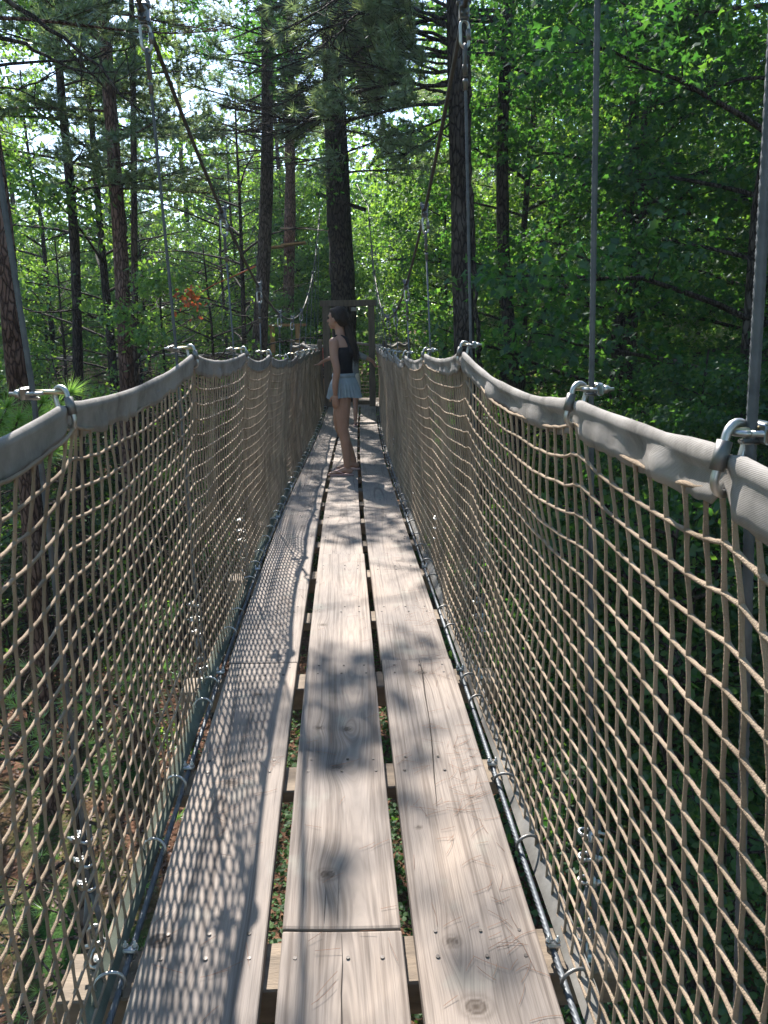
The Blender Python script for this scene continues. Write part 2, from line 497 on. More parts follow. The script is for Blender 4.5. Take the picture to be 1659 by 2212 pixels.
M['maple'] = mat_leaf('maple_leaves', (.014, .055, .018), (.034, .10, .030), (.085, .16, .038), .55, (2.6, 2.6, 1.0), .03, .6)
M['green'] = mat_leaf('hardwood_leaves', (.034, .090, .026), (.078, .17, .044), (.16, .25, .065), .52, (2.8, 2.5, 1.0), .045, .5)
M['pine'] = mat_leaf('pine_needles', (.055, .095, .058), (.105, .16, .088), (.19, .24, .14), .45, (2.4, 2.3, 1.3), .10, .4)
M['pine_fresh'] = mat_leaf('fresh_pine_needles', (.09, .19, .05), (.15, .29, .08), (.24, .38, .12), .35, (2.0, 2.0, 1.0), .08, .4)
M['cover'] = mat_leaf('ground_plants', (.03, .07, .018), (.06, .135, .03), (.11, .20, .05), .5, (2.5, 2.4, .9), .02, .6)
M['litter'] = mat_leaf('fallen_leaf_litter', (.06, .03, .02), (.15, .08, .05), (.30, .19, .13), .2, (1.5, 1.2, 1.0), .03, .6)
M['dead'] = mat_leaf('dead_leaves', (.20, .05, .02), (.35, .10, .03), (.45, .16, .05), .4, (1.8, 1.3, 1.0), .03, .5)
M['skin'] = mat_noise('skin_tone', (.29, .155, .105), (.36, .20, .14), 9, .5, bump=.05, spec=.35)
M['hair'] = mat_noise('dark_brown_hair', (.012, .008, .006), (.030, .018, .012), 12, .7, stretch=(6, 6, 1), bump=.8, bscale=120)
M['hair_fair'] = mat_noise('fair_hair', (.20, .13, .07), (.34, .23, .13), 12, .5, stretch=(6, 6, 1), bump=.8, bscale=120)
M['black_cloth'] = mat_noise('black_knit', (.008, .008, .011), (.014, .014, .018), 20, .85, bump=.3, bscale=200, bdist=.001)
M['blue_cloth'] = mat_noise('pale_blue_cloth', (.20, .235, .255), (.26, .30, .32), 12, .85, bump=.3, bscale=200, bdist=.001)
M['grey_cloth'] = mat_noise('grey_jersey', (.16, .17, .17), (.23, .24, .24), 14, .85, bump=.3, bscale=150, bdist=.001)
M['cream_cloth'] = mat_noise('cream_shorts', (.50, .46, .38), (.6, .55, .46), 14, .85, bump=.3)
M['white_cloth'] = mat_noise('white_cloth', (.62, .62, .62), (.74, .74, .74), 14, .85, bump=.3)
M['red_cloth'] = mat_noise('red_cloth', (.42, .05, .05), (.55, .08, .07), 14, .85, bump=.3)
M['pink_foam'] = mat_noise('pink_sandal', (.45, .28, .27), (.55, .36, .34), 14, .6, bump=.1)
M['eye'] = mat_noise('dark_eye', (.02, .015, .01), (.04, .03, .02), 20, .2, bump=0)
M['ground'] = mat_ground()

# ------------------------------------------------------------------ the line of the footbridge
W = 0.92
rows = [(2212, 257, 1215), (1800, 383, 1092), (1404, 503, 972), (1178, 582.6, 893.7), (1067, 633, 848), (1027.7, 649.8, 836),
        (975, 669.7, 827.6), (898, 701.4, 814.3), (885, 708, 811)]
pts = []
for y, l, r in rows:
    Z = FPX * W / (r - l)
    d = RC * (((l + r) / 2 - CX) / FPX) - UC * ((y - CY) / FPX) + F0
    pts.append(d * Z)
pf = np.array([p.y for p in pts]); px_ = np.array([p.x for p in pts]); pz = np.array([p.z for p in pts])
wt = np.array([2, 2, 2, 1.2, 1, 1, 1, 1.5, 1])
cxp = np.polyfit(pf, px_, 2, w=wt)
czp = np.polyfit(pf, pz, 3, w=wt)
FEND = 15.05


def dx(f): return np.polyval(cxp, np.clip(f, -3, 18))
def dz(f): return CAMZ + np.polyval(czp, np.clip(f, .6, 15.2))


HF = [-0.5, 0.85, 1.5, 2.9, 4.3, 5.7, 7.1, 8.5, 9.9, 11.3, 12.7, 14.1, 15.4]
LT = {1.5: (145, 888), 2.9: (418, 773), 4.3: (530, 768), 5.7: (583, 770), 7.1: (620, 777), 8.5: (641, 771), 9.9: (657, 766),
      11.3: (668, 762), 12.7: (678, 759), 14.1: (686, 757), 15.4: (693, 756)}
RT = {0.85: (1570, 1002), 1.5: (1240, 880), 2.9: (998, 766), 4.3: (917, 770), 5.7: (874, 772), 7.1: (852, 768), 8.5: (839, 764),
      9.9: (830, 760), 11.3: (824, 757), 12.7: (819, 754), 14.1: (816, 752), 15.4: (813, 751)}
TOPS = {}
for sgn, D in ((-1, LT), (1, RT)):
    a = [(f, un(*D[f], f)) for f in sorted(D)]
    P = [(f, p.x, p.z) for f, p in a]
    if sgn < 0:
        P = [(0.15, P[0][1] + .05, P[0][2] - .015), *P]
        P = [(-1.2, P[0][1] + .03, P[0][2]), *P]
    else:
        P = [(-.5, P[0][1] + .02, P[0][2] - .0), *P]
        P = [(-1.4, P[0][1], P[0][2]), *P]
    TOPS[sgn] = np.array(P)


def top(sgn, s):
    """top hem of a net at forward distance s (array) -> x, z with the sag between hangers"""
    T = TOPS[sgn]
    s = np.asarray(s, float)
    x = np.interp(s, T[:, 0], T[:, 1]); z = np.interp(s, T[:, 0], T[:, 2])
    i = np.clip(np.searchsorted(T[:, 0], s) - 1, 0, len(T) - 2)
    a, b = T[i, 0], T[i + 1, 0]
    u = np.clip((s - a) / (b - a), 0, 1)
    sag = .037 * ((b - a) / 1.4) ** 2 * (1 + .25 * np.sin(i * 2.3 + sgn))
    return x + sgn * .012 * 4 * u * (1 - u), z - sag * 4 * u * (1 - u)


def near_hanger(sgn, s):
    T = TOPS[sgn][:, 0]
    s = np.asarray(s, float)
    d = s[..., None] - T
    k = np.argmin(np.abs(d), -1)
    return np.take_along_axis(d, k[..., None], -1)[..., 0]


def mainpt(sgn, f):
    h = .14 + .035 * (f - 8) ** 2
    x = (-.70 - .030 * f) if sgn < 0 else (.405 - .040 * f - .045 * np.clip((1.5 - f) / .65, 0, 1))
    return np.stack([x + 0 * f, f, CAMZ + h], -1)


# ------------------------------------------------------------------ deck
bridge = empty('suspended_footbridge', (0, 0, 0), 'weathered wooden plank footbridge hung between two rope nets', 'footbridge')
U = [(-.462, -.177), (-.143, .139), (.172, .460)]
BL = 3.05
knots = {  # (strip, x px, y px, radius)
    1: [(728, 1658, .014), (708, 1888, .016), (690, 1573, .010), (750, 1573, .012), (697, 1350, .012), (740, 1130, .014)],
    0: [(345, 2035, .024), (500, 1690, .016), (560, 1500, .012), (600, 1230, .012)],
    2: [(978, 2035, .012), (912, 1452, .016), (905, 1785, .006), (1030, 2170, .02), (860, 1210, .012)]}


def deck_uv(px, py):
    f = 1.0
    best = None
    for f in np.arange(.6, 15, .01):
        p = un(px, py, f)
        e = abs(p.z - dz(f))
        if best is None or e < best[0]:
            best = (e, f, p.x - float(dx(f)))
    return best[2], best[1]


KN = {k: [(*deck_uv(a, b), r) for a, b, r in v] for k, v in knots.items()}
starts = {0: -3.12, 1: -4.55, 2: -3.10}
JOISTS = sorted([-.6, .85, 1.5, 2.22, 2.9] + [2.9 + .7 * i for i in range(1, 19)])
boards = []
for k in range(3):
    f = starts[k] - .0
    n = 0
    while f < FEND:
        f1 = min(f + BL, FEND)
        boards.append((k, f + .003, f1 - .003, n)); n += 1
        f = f1
for (k, f0, f1, n) in boards:
    if f1 < -.6: continue
    f0 = max(f0, -1.2)
    r_ = np.random.default_rng(100 + k * 17 + n)
    u0, u1 = U[k]
    u0 += r_.uniform(-.004, .004); u1 += r_.uniform(-.004, .004)
    dzb = r_.uniform(-.003, .003); tilt = r_.uniform(-.006, .006)
    nf = max(8, int((f1 - f0) / (.006 if f0 < 4 else .03)))
    us = np.concatenate([[u0, u0 + .0025], np.linspace(u0 + .008, u1 - .008, 50 if f0 < 4 else 16), [u1 - .0025, u1]])
    fs = np.linspace(f0, f1, nf)
    FF, UU = np.meshgrid(fs, us, indexing='ij')
    edge = np.zeros_like(UU); edge[:, 0] = edge[:, -1] = -.0035; edge[:, 1] = edge[:, -2] = -.0008
    edge[0] -= .002; edge[-1] -= .002
    cup = -.0025 * (1 - ((UU - (u0 + u1) / 2) / ((u1 - u0) / 2)) ** 2)
    X = dx(FF) + UU + .0015 * np.sin(FF * 1.7 + k)
    Zt = dz(FF) + edge + cup + dzb + tilt * (UU - (u0 + u1) / 2)
    V = np.stack([X, FF, Zt], -1).reshape(-1, 3)
    # growth rings and knots
    x0 = r_.uniform(u0 + .05, u1 - .05); z0 = r_.uniform(.03, .07)
    zz = z0 + .035 * np.sin(FF * r_.uniform(.5, .9) + r_.uniform(0, 6)) + .008 * np.sin(FF * 3.1 + n)
    gx = np.sqrt((UU - x0) ** 2 + zz ** 2)
    sg = np.sign(UU - x0)
    kn = np.zeros_like(UU)
    kl = [q for q in KN[k] if f0 - .1 < q[1] < f1 + .1]
    if f0 > 5:
        kl = [(r_.uniform(u0 + .04, u1 - .04), r_.uniform(f0, f1), r_.uniform(.008, .015)) for _ in range(3)]
    for (ku, kf, kr) in kl:
        kr *= 1.2
        du, df_ = UU - ku, FF - kf
        e = np.exp(-((du / (kr * 2.6)) ** 2 + (df_ / (kr * 4.5)) ** 2))
        gx = gx + .5 * kr * e * np.sign(ku - x0 + 1e-4) * 1.6
        rr = np.sqrt((du / kr) ** 2 + (df_ / (kr * .8)) ** 2)
        kn = np.maximum(kn, np.clip((1.15 - rr) * 3, 0, 1) * (.78 + .22 * np.sin(rr * 9)))
        kn = np.maximum(kn, .35 * np.exp(-((rr - 1.5) / .3) ** 2))
    gr = np.stack([gx, FF, np.full_like(gx, k * 3.7 + n * 1.3)], -1).reshape(-1, 3)
    g = Geo()
    a, b = len(fs), len(us)
    i = np.arange(a - 1)[:, None]; j = np.arange(b - 1)[None]
    g.add(V, np.stack([i * b + j, i * b + j + 1, (i + 1) * b + j + 1, (i + 1) * b + j], -1).reshape(-1, 4))
    # sides and underside
    def strip(A, B):
        nn = len(A); q = np.arange(nn - 1)
        g.add(np.vstack([A, B]), np.stack([q, q + 1, q + 1 + nn, q + nn], -1))
        return np.vstack([A, B])
    Vg = V.reshape(a, b, 3)
    dn = np.array([0, 0, -.038])
    ex = []
    ex.append(strip(Vg[::-1, 0], Vg[::-1, 0] + dn)); ex.append(strip(Vg[:, -1], Vg[:, -1] + dn))
    ex.append(strip(Vg[0], Vg[0] + dn)); ex.append(strip(Vg[-1, ::-1], Vg[-1, ::-1] + dn))
    ex.append(strip(Vg[:, 0] + dn, Vg[:, -1] + dn))
    g_extra = np.concatenate(ex)
    ga = np.stack([g_extra[:, 2] * 2 + g_extra[:, 0] * .1, g_extra[:, 1], np.full(len(g_extra), k * 2.)], -1)
    gr = np.vstack([gr, ga]); kna = np.concatenate([kn.ravel(), np.zeros(len(g_extra))])
    # screws over every beam, and splits in the grain
    nv0 = g.n
    for jf in JOISTS:
        for off in (-.037, .037):
            f_ = jf + off + r_.uniform(-.008, .008)
            if not (f0 + .02 < f_ < f1 - .02): continue
            for uu in (u0 + .04, (u0 + u1) / 2 + .01, u1 - .04):
                uu += r_.uniform(-.012, .012)
                c = (float(dx(f_)) + uu, f_, float(dz(f_)) - .0010 + dzb)
                g.tube([c, (c[0], c[1], c[2] + .0016)], .0042 + r_.uniform(0, .001), 9, 1, ref=(1, 0, 0))
    def crack(pl, w):
        P = []
        for (uu, ff) in pl: P.append(Vector((float(dx(ff)) + uu, ff, float(dz(ff)) + .0006 + dzb)))
        L_ = []; R_ = []
        for q in range(len(P)):
            ww = w * (.3 if q in (0, len(P) - 1) else r_.uniform(.6, 1.3))
            L_.append(P[q] - Vector((ww, 0, 0))); R_.append(P[q] + Vector((ww, 0, 0)))
        nn = len(P); q = np.arange(nn - 1)
        g.add([tuple(x) for x in L_ + R_], np.stack([q, q + nn, q + nn + 1, q + 1], -1), 2)
    if k == 2 and f0 < 2 < f1:
        pa = [deck_uv(*p) for p in ((905, 1425), (912, 1450), (918, 1500), (928, 1560), (934, 1620), (938, 1680), (944, 1745))]
        crack([p for p in pa if f0 < p[1] < f1], .0022)
    if k == 1 and f0 < 1.3 < f1 + .3:
        crack([((u0 + u1) / 2 - .002 + .002 * math.sin(q * 2.), f1 - .01 - q * .08) for q in range(8)] if f1 < 2 else
              [((u0 + u1) / 2 - .01 + .003 * math.sin(q), f0 + .02 + q * .09) for q in range(7)], .0011)
    for q in range(3):
        uu = r_.uniform(u0 + .03, u1 - .03); e0 = f0 + .01 if r_.random() < .5 else f1 - .3
        crack([(uu + .001 * t, e0 + t * .04) for t in range(r_.integers(3, 7))], .0007)
    ne = g.n - nv0
    gr = np.vstack([gr, np.zeros((ne, 3))]); kna = np.concatenate([kna, np.zeros(ne)])
    g.attr = {'grain': (gr, 'FLOAT_VECTOR'), 'knot': (kna, 'FLOAT')}
    g.build('plank', [M['plank'], M['screw'], M['crack']], bridge, smooth=False)

for jf in JOISTS:
    main = any(abs(jf - h) < .02 for h in HF)
    hl = .635 if main else .53
    th = .09 if main else .042
    x, z = float(dx(jf)), float(dz(jf))
    slope = float(dx(jf + .5) - dx(jf - .5))
    rot = np.array(Matrix.Rotation(-math.atan(slope) * 1, 3, 'Z'))
    rx = random.uniform(-.02, .02)
    Geo().box((x + rx, jf, z - .042 - th / 2), (2 * hl, .14, th), rot, bev=.004).build('beam' if main else 'joist', M['timber'], bridge, smooth=False)

# dry pine needles dropped on the planks
g = Geo(); r_ = np.random.default_rng(5)
for i in range(330):
    k = r_.choice([0, 1, 2], p=[.25, .1, .65])
    f = 1.1 + abs(r_.normal(0, 1)) * 2.6 if r_.random() < .85 else r_.uniform(1, 12)
    if r_.random() < .3: f = r_.choice([2.25, 1.52, 2.0, 3.4]) + r_.normal(0, .1)
    u = r_.uniform(U[k][0] + .02, U[k][1] - .01)
    if k == 2 and r_.random() < .6: u = U[k][1] - .02 - abs(r_.normal(0, .07))
    if k == 2: u = max(u, U[k][0] + .01)
    a = r_.uniform(0, math.pi) if r_.random() < .5 else r_.normal(.35, .45)
    L_ = r_.uniform(.03, .085); cv = r_.uniform(-.25, .25)
    t = np.linspace(-.5, .5, 5)
    xx = t * L_ * math.cos(a) - cv * L_ * (t ** 2 - .25) * math.sin(a)
    yy = t * L_ * math.sin(a) + cv * L_ * (t ** 2 - .25) * math.cos(a)
    ff = np.clip(f + yy, .3, 15)
    uu = np.clip(u + xx, U[k][0] + .004, U[k][1] - .004)
    P = np.stack([dx(ff) + uu, ff, dz(ff) + .003 + .002 * (1 + t)], -1)
    g.tube(P, .00045, 3, 0, cap=False)
tag(g.build('fallen_needles', M['needle_dry']), 'brown dry pine needles scattered over the planks', kind='stuff')

# ------------------------------------------------------------------ nets
def net_side(sgn):
    side = 'left' if sgn < 0 else 'right'
    root = empty('safety_net', (float(dx(2)) + sgn * .5, 2, float(dz(2))),
                 'tan cord net with fabric hem along the %s edge of the planks' % side, 'safety net', 'rope nets along the footbridge')
    off = np.array(root.location)
    pitch = .060
    S = np.arange(-1.1, 15.6, pitch)
    nr = 21
    ns = len(S)
    tx, tz = top(sgn, S)
    bx = dx(S) + sgn * (.46 + .068); bz = dz(S) - .012
    tt = np.linspace(0, 1, nr)
    d = near_hanger(sgn, S)
    rr = np.random.default_rng(3 if sgn > 0 else 4)
    gath = np.exp(-(d / .12) ** 2)
    P = np.zeros((ns, nr, 3))
    lo = rr.normal(0, 1, (ns // 7 + 3, 8))
    def smooth2(sv, tv):
        a = sv / 7.; b = tv * 6.9
        i = np.floor(a).astype(int); j = np.floor(b).astype(int); fa = a - i; fb = b - j
        fa = fa * fa * (3 - 2 * fa); fb = fb * fb * (3 - 2 * fb)
        return (lo[i, j] * (1 - fa) * (1 - fb) + lo[i + 1, j] * fa * (1 - fb) + lo[i, j + 1] * (1 - fa) * fb + lo[i + 1, j + 1] * fa * fb)
    jj = np.arange(nr)
    for j in range(nr):
        t = tt[j]
        zt = tz - .048 + .02 * gath * (1 - t) ** 3
        P[:, j, 0] = tx * (1 - t) + bx * t + sgn * (.030 * math.sin(math.pi * t)) + .006 * smooth2(np.arange(ns) * 1., np.full(ns, t))
        P[:, j, 1] = S - d * gath * .55 * (1 - t) ** 4 + ((np.arange(ns) + j) % 2 - .5) * .0055 * (1 if 0 < j < nr - 1 else 0)
        P[:, j, 2] = zt * (1 - t) + bz * t + rr.normal(0, .0015, ns) - .004 * math.sin(math.pi * t)
    g = Geo()
    rad = .0034
    for i in range(ns):
        if S[i] < 5:
            q = P[i]; mid = (q[1:] + q[:-1]) / 2
            mid[:, 1] += ((i + jj[1:]) % 2 - .5) * .002
            Q = np.empty((2 * nr - 1, 3)); Q[::2] = q; Q[1::2] = mid
            ra = np.full(2 * nr - 1, rad); ra[::2] = rad * 1.28
            g.tube(Q - off, ra * .92, 7, ref=(1, 0, 0), cap=False)
        else:
            g.tube(P[i] - off, rad * 1.12, 4, ref=(1, 0, 0), cap=False)
    for j in range(nr):
        q = P[:, j]
        n5 = int(np.searchsorted(S, 5))
        qa = q[:n5 + 1]; mid = (qa[1:] + qa[:-1]) / 2
        mid[:, 2] -= .0012
        Q = np.empty((2 * len(qa) - 1, 3)); Q[::2] = qa; Q[1::2] = mid
        ra = np.full(len(Q), rad * .98); ra[::2] = rad * 1.3
        g.tube(Q - off, ra, 7, ref=(1, 0, 0), cap=False)
        g.tube(q[n5:] - off, rad * 1.12, 4, ref=(1, 0, 0), cap=False)
    g.build('netting', M['rope'], root)
    # fabric hem: folded cloth with a hanging skirt
    s2 = np.arange(-1.15, 15.62, .018)
    x2, z2 = top(sgn, s2)
    d2 = near_hanger(sgn, s2)
    cin = np.exp(-(d2 / .022) ** 2)
    pu = np.exp(-(d2 / .13) ** 2) - cin
    n2 = len(s2)
    w1 = np.interp(s2, np.arange(-2, 17, .09), rr.normal(0, 1, len(np.arange(-2, 17, .09))))
    w2 = np.interp(s2, np.arange(-2, 17, .05), rr.normal(0, 1, len(np.arange(-2, 17, .05))))
    rt = (.0090 + .0008 * w1 + .002 * pu) * (1 - .42 * cin)
    sk = (.054 + .003 * w2 + .004 * np.abs(np.sin(s2 * math.pi / .06))) * (1 - .55 * cin)
    prof = []
    for a in np.linspace(-50, 230, 12):
        prof.append(('c', math.radians(a)))
    rings = np.zeros((n2, 17, 3))
    lean = sgn * .010
    for q, (_, a) in enumerate(prof):
        rings[:, q, 0] = x2 + rt * .85 * math.cos(a)
        rings[:, q, 1] = s2
        rings[:, q, 2] = z2 + .004 + rt * 1.35 * math.sin(a)
    hang = [(-.0015, .36), (-.0035, .70), (-.0012, 1.0), (.0012, 1.0), (.0030, .70)]
    for q, (xx, tz_) in enumerate(hang):
        rings[:, 12 + q, 0] = x2 + xx + (.0040 * w2 * tz_ + .004 * w1 * (1 - tz_) * 2 + .003 * w1) * (1 - cin)
        rings[:, 12 + q, 1] = s2
        rings[:, 12 + q, 2] = z2 - sk * tz_
    hem = Geo().loft(rings - off).build('fabric_hem', M['sleeve'], root)
    # webbing strap at the foot
    s3 = np.arange(-1.1, 15.6, .04)
    xs = dx(s3) + sgn * .528; zs = dz(s3) - .010
    rg = np.zeros((len(s3), 4, 3))
    for q, (a, b) in enumerate(((-.0018, -.021), (.0018, -.021), (.0018, .021), (-.0018, .021))):
        rg[:, q, 0] = xs + a + sgn * b * .8; rg[:, q, 1] = s3; rg[:, q, 2] = zs + b + .003 * np.sin(s3 * 9)
    Geo().loft(rg - off).build('webbing_strap', M['strap'] if sgn < 0 else M['strap_r'], root, smooth=False)
    # bent hooks tie the strap to the edge cable
    hk = [1.40, 1.83, 2.12, 2.61, 2.79, 3.3, 3.55, 4.05, 4.35]
    while hk[-1] < 15: hk.append(hk[-1] + rr.uniform(.24, .42))
    hk = [.35, .95] + hk
    a = np.linspace(-.25 * math.pi, 1.25 * math.pi, 14)
    g = Geo()
    Pth = np.stack([.032 * np.cos(a), .0 * a, .027 * np.sin(a)], -1)
    Pth = np.vstack([[[.016, 0, -.040]], Pth, [[-.022, 0, -.032]]])
    g.tube(Pth, .0042, 8, ref=(0, 1, 0))
    hme = g.mesh('hook', M['zinc'] if sgn < 0 else M['darksteel'])
    for h in hk:
        o = inst('hook', hme, root, tuple(np.array((float(dx(h)) + sgn * .507, h, float(dz(h)) + .004)) - off),
                 (rr.uniform(-.25, .25), 0, rr.uniform(-.35, .35)))
        if sgn < 0: o.scale = (-1, 1, 1)
    return root


for sgn in (-1, 1):
    net_side(sgn)

# ------------------------------------------------------------------ steel cables and their hardware
def strand(P, r, near=True, mi=0, g=None):
    g = g or Geo()
    P = np.asarray(P, float)
    L = np.concatenate([[0], np.cumsum(np.linalg.norm(np.diff(P, axis=0), axis=1))])
    if near:
        n = int(L[-1] / .0045) + 2
        t = np.linspace(0, L[-1], n)
        Q = np.stack([np.interp(t, L, P[:, c]) for c in range(3)], -1)
        g.tube(Q, r, 24, mi, lobes=6, twist=math.pi * 2 / (r * 16), lobe=.55)
    else:
        g.tube(P, r, 8, mi)
    return g


def clip_geo():
    """U-bolt wire-rope clip round a vertical cable, bolts pointing along +X"""
    g = Geo()
    g.box((.012, 0, 0), (.012, .036, .022), bev=.003)
    g.box((-.001, 0, -.009), (.02, .012, .006), bev=.002)
    for s in (-1, 1):
        g.tube([(-.006, s * .012, 0), (.036, s * .012, 0)], .0035, 8)
        g.tube([(.018, s * .012, 0), (.0255, s * .012, 0)], .0072, 6)
        g.tube([(.0255, s * .012, 0), (.027, s * .012, 0)], .005, 8)
    a = np.linspace(math.pi / 2, 3 * math.pi / 2, 9)
    g.tube(np.stack([-.006 + .012 * np.cos(a), .012 * np.sin(a), 0 * a], -1), .0035, 8, ref=(0, 0, 1))
    return g


def link_geo(L=.092, Wd=.044, r=.0052):
    """screw-gate oval link in the XZ plane, long axis Z"""
    g = Geo()
    hw = Wd / 2 - r; hl = L / 2 - Wd / 2
    a = np.linspace(0, math.pi, 9)
    P = [(hw * math.cos(t), 0, hl + hw * math.sin(t)) for t in a] + [(-hw * math.cos(t), 0, -hl - hw * math.sin(t)) for t in a]
    g.tube(P, r, 10, ref=(0, 1, 0), closed=True)
    return g


def sleeve_geo(L=.092, Wd=.044, r=.0052):
    g = Geo(); hw = Wd / 2 - r
    g.tube([(hw, 0, -.017), (hw, 0, .017)], r * 1.75, 6)
    for k in (-.017, .015): g.tube([(hw, 0, k), (hw, 0, k + .002)], r * 1.5, 10)
    return g


CLIP = clip_geo().mesh('cable_clip', M['zinc'])
LINK = link_geo().mesh('link_ring', M['zinc'])
LSL = sleeve_geo().mesh('screw_sleeve', M['darksteel'])
g = Geo().box((0, 0, 0), (.034, .042, .052), bev=.005)
g.box((0, 0, .030), (.05, .03, .012), bev=.003)
for sx in (-1, 1):
    g.tube([(sx * .016, 0, .02), (sx * .016, 0, .048)], .005, 8)
    g.tube([(sx * .016, 0, .036), (sx * .016, 0, .044)], .009, 6)
    for z in (-.010, .012): g.tube([(sx * .009, -.021, z), (sx * .009, -.0245, z)], .0055, 6)
CLAMP = g.mesh('clamp_block', M['darksteel'])
g = Geo(); a = np.linspace(-.15 * math.pi, 1.15 * math.pi, 16)
g.tube(np.vstack([[(.004, 0, -.055)], np.stack([.016 * np.cos(a), 0 * a, .012 + .018 * np.sin(a)], -1), [(-.004, 0, -.055)]]), .0062, 8, ref=(0, 1, 0))
EYE = g.mesh('thimble_eye', M['steel'])
g = Geo()
for z0 in (0, -.045):
    g.tube([(0, 0, z0), (0, 0, z0 - .012), (0, 0, z0 - .013), (0, 0, z0 - .022), (0, 0, z0 - .023), (0, 0, z0 - .034)],
           [.0095, .0095, .008, .0095, .008, .0092], 12)
SWAGE = g.mesh('swage_sleeve', M['darksteel'])
g = Geo(); a = np.linspace(0, 2 * math.pi, 17)[:-1]
g.tube(np.stack([.020 * np.cos(a), 0 * a, .018 + .020 * np.sin(a)], -1), .005, 8, ref=(0, 1, 0), closed=True)
g.tube([(0, 0, -.01), (0, 0, .001)], .02, 14); g.tube([(0, 0, -.02), (0, 0, .005)], .007, 8)
EYEBOLT = g.mesh('eye_bolt', M['zinc'])
g = Geo(); a = np.linspace(0, math.pi, 10)
g.tube(np.vstack([[(.013, 0, -.04)], np.stack([.013 * np.cos(a), 0 * a, .013 * np.sin(a)], -1), [(-.013, 0, -.04)]]), .005, 8, ref=(0, 1, 0))
g.tube([(-.024, 0, -.036), (.024, 0, -.036)], .005, 8); g.tube([(.018, 0, -.036), (.027, 0, -.036)], .009, 6)
SHACK = g.mesh('shackle', M['zinc'])

